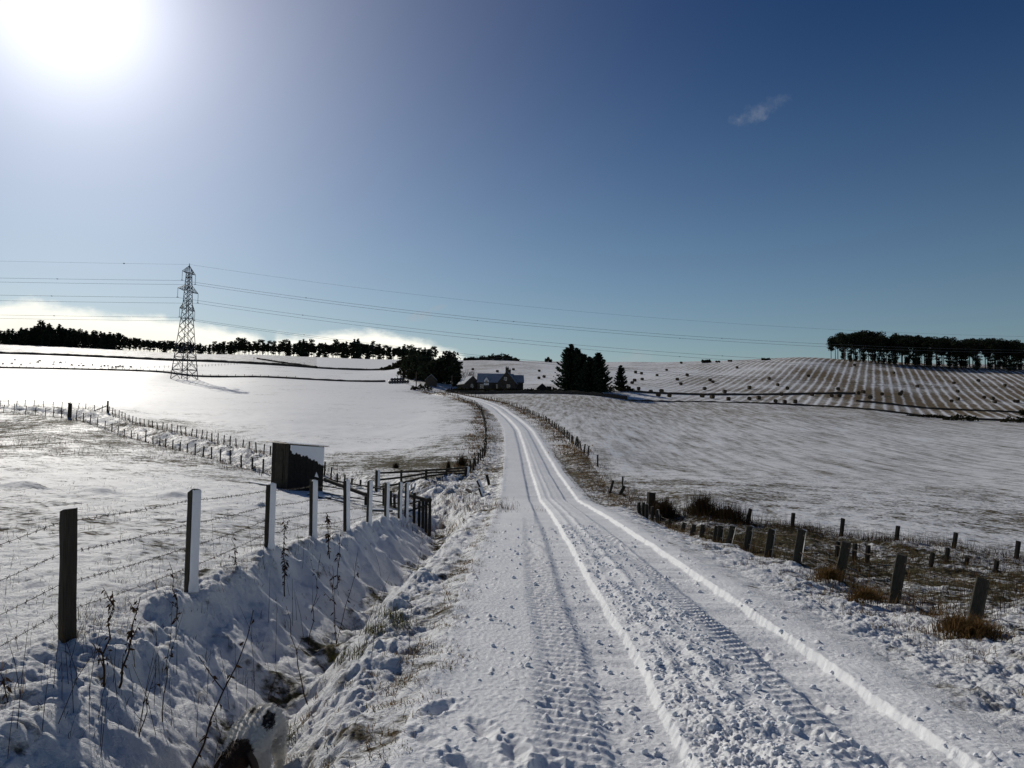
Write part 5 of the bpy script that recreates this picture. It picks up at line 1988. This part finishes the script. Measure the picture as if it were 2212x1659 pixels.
# ---------------------------------------------------------------- bales and sheep
def bales():
    crop4 = [(45, 327), (78, 333), (165, 343), (218, 313), (300, 273), (333, 343), (278, 367), (298, 392), (82, 366), (40, 373), (26, 386), (8, 418), (62, 421), (130, 437), (190, 434), (172, 456), (234, 460), (417, 461), (473, 468), (563, 479),
             (542, 436), (430, 420), (460, 371), (477, 381), (611, 300), (680, 414), (680, 476), (732, 473), (790, 361), (838, 397), (826, 490), (877, 495), (935, 494), (858, 452), (892, 418), (1010, 347), (1030, 454), (1140, 461), (1183, 460),
             (1175, 422), (1290, 444), (1315, 439), (1354, 469), (1421, 450), (1522, 450), (1530, 438), (1617, 406), (1485, 329), (1267, 286), (1821, 387), (1842, 434), (1808, 488), (1843, 477), (1958, 374), (1990, 468), (2036, 475), (2049, 494),
             (2105, 400), (2160, 490), (2176, 490), (497, 267), (511, 266), (566, 262), (578, 262)]
    P = [(1355.4 + a * .3873, 677.7 + b * .3873 + 2.2) for a, b in crop4]
    P += [(813.2 + a * .2757, 711.6 + b * .2757 + 1.8) for a, b in ((947, 330), (1073, 314), (755, 313), (1275, 325), (1313, 372), (1273, 382))]
    lab, grp = 'round straw bale lying on the snowy stubble hill', 'round bales on the stubble hill'
    proto = thing('straw_bale', lab, 'bale', (0, 0, 0), 0, grp)
    mb = MB()
    n = 14
    R, Wd = .68, 1.25
    for i, (x, k) in enumerate(((-.5, .93), (-.46, 1.0), (-.15, 1.015), (.15, 1.0), (.46, 1.0), (.5, .93))):
        for j in range(n):
            a = 2 * math.pi * j / n
            mb.v.append((x * Wd, math.cos(a) * R * k * random.uniform(.985, 1.015), R * .94 + math.sin(a) * R * k * (1 if math.sin(a) > -.8 else .93)))
    for i in range(5):
        for j in range(n):
            j2 = (j + 1) % n
            mb.f.append((i * n + j, i * n + j2, (i + 1) * n + j2, (i + 1) * n + j))
    mb.f.append(tuple(range(n)))
    mb.f.append(tuple(5 * n + j for j in range(n))[::-1])
    mb.build('straw', MAT['straw'], proto)
    first = True
    for (x, y) in P:
        q = hit(x, y, 205, 520)
        if x < 1180:
            lb2, gr2 = 'straw bale on the snowy slope above and beside the farmhouse', 'bales on the slope above the farmhouse'
        elif y < 784:
            lb2, gr2 = 'straw bale standing on the skyline of the stubble hill', 'bales on the skyline of the stubble hill'
        elif y > 856:
            lb2, gr2 = 'straw bale at the foot of the stubble hill near the field wall', 'bales at the foot of the stubble hill'
        elif x < 1700:
            lb2, gr2 = 'straw bale on the white left flank of the stubble hill', 'bales on the left flank of the stubble hill'
        else:
            lb2, gr2 = 'straw bale among the brown stubble rows below the hilltop pines', 'bales among the rows below the pines'
        rz = .55 + random.uniform(-.6, .6)
        sc = random.uniform(.76, .9)
        if y > 868:
            sc *= .95
        if first:
            proto.location = q
            proto.rotation_euler = (0, 0, rz)
            first = False
            tag(proto, lb2, None, gr2)
        else:
            tag(copy_tree(proto, q, rz, sc), lb2, None, gr2)
    # wrapped bales at the foot of the hill road
    lab, grp = 'shiny black wrapped bale in the stack below the hill road', 'black wrapped bales stacked below the hill road'
    me = None
    spots = [(842, 829, 0), (847.5, 829, 0), (853, 829.3, 0), (858.5, 829.5, 0), (864, 829.8, 0), (869.5, 830, 0), (875, 830.3, 0), (880.5, 830.6, 0), (846, 829, 1), (852, 829, 1), (858, 829, 1), (864, 829.3, 1), (870, 829.6, 1)]
    rs = random.Random(9)
    for i, (x, y, lvl) in enumerate(spots):
        p = at(x, y, 276)
        z = ground(p[0], p[1])
        if me is None:
            mb = MB()
            bm = bmesh.new()
            bmesh.ops.create_icosphere(bm, subdivisions=2, radius=.62)
            for v in bm.verts:
                v.co.z *= .88
                v.co *= random.uniform(.96, 1.04)
                v.co.z += .5
            me = bpy.data.meshes.new('wrapped_bale')
            bm.to_mesh(me)
            bm.free()
            me.materials.append(MAT['plastic'])
            me.polygons.foreach_set('use_smooth', [True] * len(me.polygons))
        o = link('wrapped_bale', me, None, (p[0], p[1] + .5 * lvl, z + .95 * lvl))
        o.rotation_euler = (0, 0, rs.uniform(0, 6))
        tag(o, lab, 'bale', grp)
    # sheep
    lab, grp = 'sheep grazing on the hillside field left of the pylon', 'sheep on the hillside field'
    proto = thing('sheep', lab, 'sheep', (0, 0, 0), 0, grp)
    bm = bmesh.new()
    bmesh.ops.create_icosphere(bm, subdivisions=2, radius=.5)
    for v in bm.verts:
        v.co = Vector((v.co.x * 1.15, v.co.y * .62, v.co.z * .68 + .62)) * random.uniform(.97, 1.03)
    me = bpy.data.meshes.new('body')
    bm.to_mesh(me)
    bm.free()
    me.materials.append(MAT['fleece'])
    link('body', me, proto)
    mb = MB()
    mb.tube([(.45, 0, .62), (.68, 0, .46), (.82, 0, .28)], [.13, .12, .07], 6)
    mb.build('head', MAT['face'], proto)
    for sx, sy in ((-.36, -.15), (-.36, .15), (.34, -.15), (.34, .15)):
        mb = MB()
        mb.tube([(sx, sy, .45), (sx, sy, 0)], [.07, .045], 5)
        mb.build('leg', MAT['face'], proto)
    S = [(25, 975), (103, 973), (128, 940), (180, 983), (258, 970), (325, 963), (340, 950), (465, 960), (520, 967), (560, 960), (460, 980), (615, 988), (678, 990), (697, 973), (715, 993), (793, 986), (870, 997), (897, 995), (928, 995), (965, 1006), (995, 1005),
         (1015, 1000), (1033, 1000), (1057, 1002), (1125, 1003)]
    first = True
    for (a, b) in S:
        q = hit(a * .2512, 542 + b * .2512 + .8, 335, 520)
        rz = random.uniform(0, 6.28)
        if first:
            proto.location = q
            proto.rotation_euler = (0, 0, rz)
            first = False
        else:
            copy_tree(proto, q, rz, random.uniform(.85, 1.15))


bales()


# ---------------------------------------------------------------- grass, stalks, weeds
def grass():
    rs = random.Random(21)
    lists = {}

    def add(kind, x, y, n, h, sp, w, lean=.8):
        lists.setdefault(kind, []).append((x, y, n, h, sp, w, lean))
    # tufts on the rim of the road verge (left) and on both verges near by
    for _ in range(230):
        Yv = math.exp(rs.uniform(math.log(4.3), math.log(34)))
        X = np.interp(Yv, ROAD.P[:, 1], ROAD.P[:, 0]) - 1.78 + rs.gauss(0, .12)
        add('drygrass' if rs.random() < .75 else 'greengrass', X, Yv, rs.randint(14, 34), rs.uniform(.035, .085), .05, .006, 1.5)
    for _ in range(130):
        Yv = math.exp(rs.uniform(math.log(4.4), math.log(32)))
        X = rs.uniform(-2.0, -.75)
        add('greengrass' if rs.random() < .6 else 'drygrass', X, Yv, rs.randint(10, 26), rs.uniform(.05, .11), .045, .005, 1.4)
    for (px, py) in ((610, 1610), (600, 1590), (625, 1600), (590, 1625), (815, 1365), (850, 1330), (870, 1350), (1000, 1420), (960, 1440), (1010, 1290), (940, 1500), (905, 1400), (780, 1410), (745, 1425)):
        q = hit(px, py, 4, 30)
        add('greengrass' if px < 900 else 'drygrass', q[0], q[1], 110 if px < 880 else 40, .15 if px < 880 else .06, .09 if px < 880 else .06, .006, 1.5)
    for _ in range(260):
        Yv = math.exp(rs.uniform(math.log(6), math.log(32)))
        X = rs.uniform(3.9, 5.6)
        add('drygrass' if rs.random() < .8 else 'greengrass', X, Yv, rs.randint(14, 30), rs.uniform(.06, .15), .07, .006, 1.5)
    # bank edge under the left fence
    for _ in range(230):
        Yv = math.exp(rs.uniform(math.log(4.4), math.log(30)))
        X = rs.gauss(-3.7, .28)
        add(rs.choice(('palegrass', 'drygrass', 'greengrass')), X, Yv, rs.randint(5, 14), rs.uniform(.06, .22), .06, .004, 1.3)
    for _ in range(120):
        Yv = math.exp(rs.uniform(math.log(5), math.log(28)))
        add('darkgrass', rs.uniform(-3.4, -2.2), Yv, rs.randint(4, 10), rs.uniform(.06, .18), .05, .004, 1.5)
    # thin grass through the paddock snow
    for _ in range(2300):
        Yv = math.exp(rs.uniform(math.log(5.5), math.log(48)))
        X = -4.0 - rs.random() ** 1.2 * (Yv * .66)
        if perlin(np.array([X * .35]), np.array([Yv * .25]))[0] < -.05 and rs.random() < .7:
            continue
        add('palegrass' if rs.random() < .7 else 'darkgrass', X, Yv, rs.randint(3, 8), rs.uniform(.04, .14), .10, .0025 + .0002 * Yv, 1.5)
    for _ in range(500):
        Yv = rs.uniform(45, 88)
        X = -Yv * rs.uniform(.32, .66)
        add('darkgrass', X, Yv, rs.randint(4, 8), rs.uniform(.12, .32), .35, .02, .8)
    # gully
    for _ in range(520):
        a = rs.uniform(48, 130)
        x, y, d = DITCH.at(a)
        o = rs.uniform(-6, 6)
        add(rs.choice(('drygrass', 'darkgrass', 'palegrass')), x + o * .6, y + o * .5, rs.randint(5, 10), rs.uniform(.12, .4), .3, .02, .9)
    for _ in range(160):
        a = rs.uniform(33, 50)
        x, y, d = DITCH.at(a)
        add(rs.choice(('drygrass', 'darkgrass')), x + rs.gauss(.6, 1.0), y + rs.gauss(0, .8), rs.randint(10, 22), rs.uniform(.15, .5), .25, .012, .9)
    # brown strips along the far roadside fences
    for P, n, s_ in ((JROW, 700, -.5), (IROW, 700, -.55)):
        pl = Poly(P)
        for _ in range(n):
            a = pl.s[-1] * rs.random() ** 1.1
            x, y, d = pl.at(a)
            o = rs.gauss(0, .55) + (s_ if P is JROW else s_)
            add('drygrass' if rs.random() < .7 else 'darkgrass', x + d[1] * o, y - d[0] * o, 9, rs.uniform(.14, .36), .4, .03 + .0003 * y, 1.4)
    for _ in range(520):
        Yv = rs.uniform(34, 150)
        X = np.interp(Yv, ROAD.P[:, 1], ROAD.P[:, 0]) + (rs.uniform(-3.6, -1.9) if rs.random() < .6 else rs.uniform(2.4, 4.2))
        add('drygrass', X, Yv, rs.randint(4, 9), rs.uniform(.08, .26), .3, .02, 1.0)
    for _ in range(560):
        Yv = rs.uniform(29, 62)
        X = np.interp(Yv, ROAD.P[:, 1], ROAD.P[:, 0]) + rs.gauss(3.6, .55)
        add('drygrass' if rs.random() < .5 else 'darkgrass', X, Yv, rs.randint(8, 16), rs.uniform(.10, .32), .22, .012, 1.4)
    for P, n, w in ((EROW, 420, .4), (FROW[:6], 160, .4), (EROW2, 160, .5)):
        pl = Poly(P)
        for _ in range(n):
            x, y, d = pl.at(pl.s[-1] * rs.random())
            o = rs.gauss(.1, w)
            add('drygrass' if rs.random() < .5 else 'darkgrass', x + d[1] * o, y - d[0] * o, 6, rs.uniform(.15, .42), .3, .025, .8)
    # boggy strip
    N = 0
    while N < 1500:
        X = rs.uniform(5, 17)
        Yv = rs.uniform(9, 30)
        if not inside(np.array([X]), np.array([Yv]), BOG)[0]:
            continue
        N += 1
        edge = abs(HP.dist(np.array([X]), np.array([Yv]))[0][0])
        if rs.random() < .35 and edge > 2 and X < 9:
            continue
        add('darkgrass' if rs.random() < .75 else 'drygrass', X, Yv, rs.randint(12, 24), rs.uniform(.14, .38) * (1.25 if edge < 1 else 1), .24, .006, 1.4)
    for _ in range(260):
        x, y, d = HP.at(HP.s[-1] * rs.random())
        add('darkgrass', x + rs.gauss(0, .4), y + rs.gauss(.1, .4), 20, rs.uniform(.16, .42), .25, .007, 1.3)
    for _ in range(140):
        x, y, d = GP.at(GP.s[-1] * rs.random())
        add('drygrass' if rs.random() < .6 else 'darkgrass', x + rs.gauss(.1, .25), y + rs.gauss(0, .3), 24, rs.uniform(.10, .28), .14, .006, 1.4)
    nm = {'drygrass': 'dry_grass', 'greengrass': 'green_grass', 'darkgrass': 'dead_rushes', 'palegrass': 'pale_grass'}
    lb = {'drygrass': 'brown dry grass along fences and verges', 'greengrass': 'yellow green grass tufts poking through the verge snow', 'darkgrass': 'dark dead rushes in the boggy strip and gully', 'palegrass': 'pale thin grass stalks poking through the paddock snow'}
    for k, L in lists.items():
        zs = grounds([a[0] for a in L], [a[1] for a in L])
        mb = MB()
        for (x, y, n, h, sp, w, lean), z in zip(L, zs):
            for _ in range(n):
                mb.blade((x + rs.gauss(0, sp), y + rs.gauss(0, sp), z - .02), h * rs.uniform(.5, 1.3), w * rs.uniform(.7, 1.3), rs.uniform(0, 6.28), abs(rs.gauss(.95, .6)) * lean)
        tag(mb.build(nm[k], MAT[k]), lb[k], None, None, 'stuff')
    # thin bare stems in the ditch
    mb = MB()
    L = []
    for _ in range(64):
        px, py = rs.uniform(0, 560), rs.uniform(1440, 1658)
        if rs.random() < .3:
            px, py = rs.uniform(450, 900), rs.uniform(1180, 1440)
        L.append(hit(px, py, 4, 25)[:2])
    zs = grounds([a[0] for a in L], [a[1] for a in L])
    for (x, y), z in zip(L, zs):
        h = rs.uniform(.25, .65)
        a = rs.uniform(0, 6.28)
        l = abs(rs.gauss(.2, .2))
        mb.tube([(x, y, z - .03), (x + math.cos(a) * l * h * .4, y + math.sin(a) * l * h * .4, z + h * .5), (x + math.cos(a) * l * h, y + math.sin(a) * l * h, z + h)], [.0028, .0024, .0012], 3, False)
    tag(mb.build('dry_stems', MAT['weed']), 'thin bare stems sticking out of the ditch snow', None, None, 'stuff')


grass()


def tussocks():
    rs = random.Random(33)
    for (px, py, Y, n, w, h, lb) in ((2070, 1395, 8.55, 900, .36, .20, 'large brown grass tussock at the foot of the nearest right post'), (2115, 1408, 8.35, 700, .28, .18, 'brown tussock right of the foot of the nearest right post'), (1868, 1313, 10.6, 800, .34, .17, 'brown tussock left of the second nearest right post'), (1790, 1272, 12.3, 700, .30, .22, 'brown tussock at the foot of the third right post')):
        p = at(px, py, Y)
        g = ground(p[0], Y)
        mb = MB()
        for _ in range(n):
            a = rs.uniform(0, 6.28)
            r = abs(rs.gauss(0, .45)) * w
            mb.blade((math.cos(a) * r, math.sin(a) * r * .7, -.02 + max(0, .10 - r * .3)), h * rs.uniform(.5, 1.35), .008, a + rs.gauss(0, 1.2), rs.uniform(.5, 2.2), .9)
        tag(mb.build('grass_tussock', MAT['drygrass'], None, loc=(p[0], Y, g)), lb, 'tussock')

    def weed(b, t_, Y, lb, leaves=24, r=.006, branch=3, leaf=.05):
        leaf *= .8
        q = at(b[0], b[1], Y)
        g = ground(q[0], Y)
        B = Vector((q[0], Y, min(q[2], g) - .03))
        T = Vector(at(t_[0], t_[1], Y + rs.uniform(-.15, .15)))
        root = thing('dead_weed', lb, 'weed', B)
        d = T - B
        path = [Vector((0, 0, 0))]
        for k in range(1, 8):
            path.append(d * (k / 7) + Vector((rs.gauss(0, .012), rs.gauss(0, .012), 0)))
        mb = MB()
        mb.tube(path, [r * (1.25 - .9 * k / 7) for k in range(8)], 5, False)
        br = []
        for k in range(branch):
            i = rs.randint(2, 6)
            s_ = path[i]
            e = s_ + Vector((rs.gauss(0, .09), rs.gauss(0, .09), rs.uniform(.08, .22))) * d.length
            mb.tube([s_, s_.lerp(e, .5) + Vector((0, 0, -.01)), e], [r * .6, r * .45, r * .25], 4, False)
            br.append((s_, e))
        mb.build('stem', MAT['weed'], root)
        mb = MB()
        for _ in range(leaves):
            if br and rs.random() < .45:
                s_, e = rs.choice(br)
                p = s_.lerp(e, rs.uniform(.1, 1))
            else:
                k = rs.uniform(.15, .98)
                p = d * k
            a = rs.uniform(0, 6.28)
            L = leaf * rs.uniform(.5, 1.3)
            u = Vector((math.cos(a), math.sin(a), rs.uniform(-1.6, .2))).normalized()
            v = u.cross(Vector((rs.gauss(0, 1), rs.gauss(0, 1), .3))).normalized() * L * .22
            m_ = p + u * L * .55 + Vector((0, 0, -L * .1))
            e_ = p + u * L + Vector((rs.gauss(0, .2) * L, rs.gauss(0, .2) * L, -L * .35))
            n = len(mb.v)
            mb.v += [tuple(p), tuple(m_ - v), tuple(e_), tuple(m_ + v)]
            mb.f += [(n, n + 1, n + 3), (n + 1, n + 2, n + 3)]
        if leaves:
            mb.build('withered_leaves', MAT['weed'], root)
    weed((224, 1507), (243, 1276), 6.0, 'tall branched dead weed right of the nearest post', 46, .008, 5)
    weed((251, 1497), (300, 1290), 6.15, 'tall dead weed with curled leaves, just right of the branched one', 50, .008, 4)
    weed((352, 1568), (371, 1312), 6.1, 'thin dead weed with a tuft of leaves halfway, middle of the bank', 18, .004, 2)
    weed((392, 1648), (556, 1318), 5.6, 'long bare weed stalk leaning right above the dog', 26, .007, 1)
    weed((390, 1298), (366, 1214), 8.3, 'short dead weed left of the second post', 22, .006, 2)
    weed((512, 1243), (504, 1152), 11.2, 'dead weed left of the third post', 26, .007, 2, .06)
    weed((617, 1218), (616, 1117), 11.6, 'dead dock with dense seed head right of the third post', 90, .008, 3, .07)
    weed((713, 1175), (708, 1112), 14.8, 'dead dock between the fourth and fifth posts', 80, .009, 3, .08)
    weed((730, 1190), (737, 1150), 14, 'small drooping weed beside the dock of the fifth post', 30, .007, 2, .07)
    weed((669, 1300), (692, 1196), 10.6, 'bare thin weed on the shaded bank below the fourth post', 14, .005, 2)
    weed((728, 1314), (776, 1192), 10.6, 'slanting thin weed on the shaded bank below the fifth post', 10, .005, 1)
    weed((728, 1320), (718, 1222), 10.9, 'dead weed with brown leaves in the middle of the shaded bank', 34, .006, 2, .06)
    weed((672, 1410), (616, 1310), 8.2, 'dark stalk leaning left over the shaded bank', 6, .006, 1)
    weed((105, 1440), (98, 1398), 6.4, 'broken weed bent over left of the nearest post', 20, .006, 3)
    weed((16, 1560), (10, 1430), 5.3, 'dead stalk at the left edge of the picture', 14, .005, 3)
    weed((300, 1600), (338, 1440), 5.6, 'thin forked weed between the tall weeds and the leaning stalk', 10, .004, 3)
    weed((556, 1540), (600, 1420), 6.4, 'crossed thin weed behind the dog', 4, .004, 2)
    weed((1003, 1150), (1000, 1115), 21, 'dry weed at the end of the ditch by the road', 16, .008, 3, .08)
    weed((2062, 1400), (2054, 1278), 8.5, 'thin bare sapling in front of the nearest right tussock', 4, .005, 4)


tussocks()


# ---------------------------------------------------------------- lumps of snow thrown up on the track
def clods():
    rs = random.Random(8)
    bm = bmesh.new()
    bmesh.ops.create_icosphere(bm, subdivisions=1, radius=1)
    base = [v.co.copy() for v in bm.verts]
    faces = [tuple(v.index for v in f.verts) for f in bm.faces]
    bm.free()
    P = []
    for _ in range(1500):
        Yv = math.exp(rs.uniform(math.log(4.2), math.log(20)))
        lw = np.interp(Yv, ROAD.P[:, 1], ROAD.P[:, 0])
        k = rs.random()
        s_ = rs.uniform(.03, .85) if k < .66 else (rs.uniform(-.5, -.1) if k < .74 else rs.uniform(-1.5, 1.9))
        P.append((lw + s_, Yv, min(.034, .007 + abs(rs.gauss(0, .010)))))
    zs = grounds([p[0] for p in P], [p[1] for p in P])
    mb = MB()
    for (x, y, r), z in zip(P, zs):
        n = len(mb.v)
        q = Euler((rs.uniform(0, 6), rs.uniform(0, 6), rs.uniform(0, 6))).to_matrix()
        for v in base:
            w = q @ (v * rs.uniform(.7, 1.25) * r)
            mb.v.append((x + w.x, y + w.y, z + w.z * .8 + r * .35))
        mb.f += [tuple(n + i for i in f) for f in faces]
    tag(mb.build('snow_lumps', MAT['snow'], None, True), 'loose lumps of snow thrown up on the track', None, None, 'stuff')


clods()


# ---------------------------------------------------------------- dog
def dog_mat(name, head=False):
    m, t = new_mat(name)
    tc = t.n('ShaderNodeTexCoord')
    P = tc.outputs['Object']
    nz = t.n('ShaderNodeTexNoise')
    t.set(nz, 'Vector', P)
    t.set(nz, 'Scale', 16.0)
    t.set(nz, 'Detail', 3.0)
    wv = t.n('ShaderNodeVectorMath', operation='MULTIPLY_ADD')
    t.set(wv, 0, nz.outputs['Color'])
    t.set(wv, 1, (.07, .07, .07))
    t.set(wv, 2, P)
    W_ = wv.outputs[0]

    def blob(c, r):
        mp = t.n('ShaderNodeMapping')
        t.set(mp, 'Vector', W_)
        t.set(mp, 'Location', tuple(-a / b for a, b in zip(c, r)))
        t.set(mp, 'Scale', tuple(1 / b for b in r))
        ln = t.n('ShaderNodeVectorMath', operation='LENGTH')
        t.set(ln, 0, mp.outputs[0])
        return t.smooth(ln.outputs['Value'], .88, 1.05, 1.0, 0.0)
    k = .035
    fur = t.mix(t.noise(P, 30.0, 3.0), c4(.52, .50, .45), c4(.74, .72, .67))
    blk = None
    for c, r in (((.02 + k, -.012 + k, .52 + k), (.060, .042, .09)), ((.05 + k, .092 + k, .46 + k), (.13, .036, .10)), ((-.12 + k, -.14 + k, .40 + k), (.11, .06, .10)), ((.05 + k, -.15 + k, .38 + k), (.06, .05, .07))):
        b_ = blob(c, r)
        blk = b_ if blk is None else t.math('MAXIMUM', blk, b_)
    fur = t.mix(blk, fur, c4(.012, .010, .010))
    hd = blob((.52 + k, 0 + k, .38 + k), (.185, .30, .26))
    fur = t.mix(hd, fur, t.mix(t.noise(P, 22.0, 3.0), c4(.014, .008, .005), c4(.060, .030, .015)))
    b = t.n('ShaderNodeBsdfPrincipled')
    t.set(b, 'Base Color', fur)
    t.set(b, 'Roughness', .75)
    t.set(b, 'Specular IOR Level', .25)
    o = t.n('ShaderNodeOutputMaterial')
    t.set(o, 'Surface', b.outputs[0])
    return m


def dog():
    mat = dog_mat('spaniel_coat')
    V, E, R = [], [], []

    def chain(pts, start=None):
        prev = start
        for (p, r) in pts:
            V.append(p)
            R.append(r)
            i = len(V) - 1
            if prev is not None:
                E.append((prev, i))
            prev = i
        return prev
    chain([((-.22, 0, .385), .115), ((-.10, 0, .40), .112), ((.04, 0, .405), .118), ((.18, 0, .39), .125), ((.29, 0, .385), .088), ((.37, 0, .37), .075), ((.45, 0, .345), .078), ((.52, 0, .30), .055), ((.585, 0, .255), .038), ((.615, 0, .235), .026)])
    for s_ in (-1, 1):
        chain([((.19, .075 * s_, .32), .062), ((.16, .095 * s_, .20), .042), ((.185, .095 * s_, .10), .028), ((.185, .095 * s_, .03), .028), ((.225, .095 * s_, .018), .024)], 3)
        chain([((-.22, .075 * s_, .30), .075), ((-.155, .10 * s_, .215), .05), ((-.265, .10 * s_, .125), .028), ((-.25, .10 * s_, .03), .028), ((-.21, .10 * s_, .018), .024)], 0)
    chain([((-.30, 0, .40), .040), ((-.37, 0, .33), .036), ((-.42, 0, .25), .022)], 0)
    me = bpy.data.meshes.new('body')
    me.from_pydata(V, E, [])
    o = bpy.data.objects.new('body', me)
    COL.objects.link(o)
    sk = o.modifiers.new('skin', 'SKIN')
    for i, r in enumerate(R):
        d = me.skin_vertices[0].data[i]
        d.radius = (r, r)
        d.use_root = (i == 0)
    ss = o.modifiers.new('sub', 'SUBSURF')
    ss.levels = ss.render_levels = 2
    dg = bpy.context.evaluated_depsgraph_get()
    ev = o.evaluated_get(dg)
    bm_ = bpy.data.meshes.new_from_object(ev)
    o.modifiers.clear()
    o.data = bm_
    bm_.name = 'body'
    bm_.materials.clear()
    bm_.materials.append(mat)
    bm_.polygons.foreach_set('use_smooth', [True] * len(bm_.polygons))
    back = Vector(at(556, 1524, 5.35))
    z0 = back.z - .535
    root = thing('dog', 'white spaniel with black patches and a brown head standing in the ditch', 'dog', (back.x, 5.35, z0), -math.pi / 2 + .03)
    o.parent = root
    rs = random.Random(4)
    mb = MB()
    cs = [(p.center.copy(), p.normal.copy(), p.area) for p in bm_.polygons]
    for c, n, a in cs:
        k = int(a * 42000 + rs.random())
        for _ in range(k):
            p = c + Vector((rs.gauss(0, .006), rs.gauss(0, .006), rs.gauss(0, .006)))
            L = rs.uniform(.011, .022) * (1.5 if c.z < .34 and c.x < .3 else 1) * (.55 if c.x > .46 else 1)
            if c.z < .08:
                L *= .5
            flow = Vector((-.8 + rs.gauss(0, .3), rs.gauss(0, .35), -.55 + rs.gauss(0, .3)))
            d = (n * .55 + flow - n * flow.dot(n)).normalized()
            s_ = d.cross(n)
            s_ = s_.normalized() * .002 if s_.length > 1e-4 else Vector((.003, 0, 0))
            mb.tri(tuple(p - s_), tuple(p + s_), tuple(p + d * L))
    mb.build('fur', mat, root)
    for s_ in (-1, 1):
        mb = MB()
        nst = 7
        for k in range(nst):
            f = k / (nst - 1)
            zz = .405 - .17 * f
            yy = (.062 + .055 * math.sin(f * 2.0)) * s_
            hw_ = .02 + .030 * math.sin(math.pi * min(1, .15 + .8 * f))
            for xo in (-1, 0, 1):
                for th in (0, .012 * s_):
                    mb.v.append((.43 + xo * hw_ - .01 * f, yy + th + (.008 * s_ if xo == 0 else 0), zz))
        for k in range(nst - 1):
            for j in range(2):
                a = k * 6 + j * 2
                mb.f.append((a, a + 2, a + 8, a + 6))
                mb.f.append((a + 1, a + 7, a + 9, a + 3))
        ear = mb.build('ear', mat, root, True)
        bm2 = bmesh.new()
        bmesh.ops.create_icosphere(bm2, subdivisions=2, radius=.011, matrix=Matrix.Translation((.525, .042 * s_, .335)))
        em = bpy.data.meshes.new('eye')
        bm2.to_mesh(em)
        bm2.free()
        em.materials.append(MAT['pane'])
        link('eye', em, root)
    bm2 = bmesh.new()
    bmesh.ops.create_icosphere(bm2, subdivisions=2, radius=.020, matrix=Matrix.Translation((.628, 0, .243)))
    em = bpy.data.meshes.new('nose')
    bm2.to_mesh(em)
    bm2.free()
    em.materials.append(MAT['face'])
    link('nose', em, root)


dog()
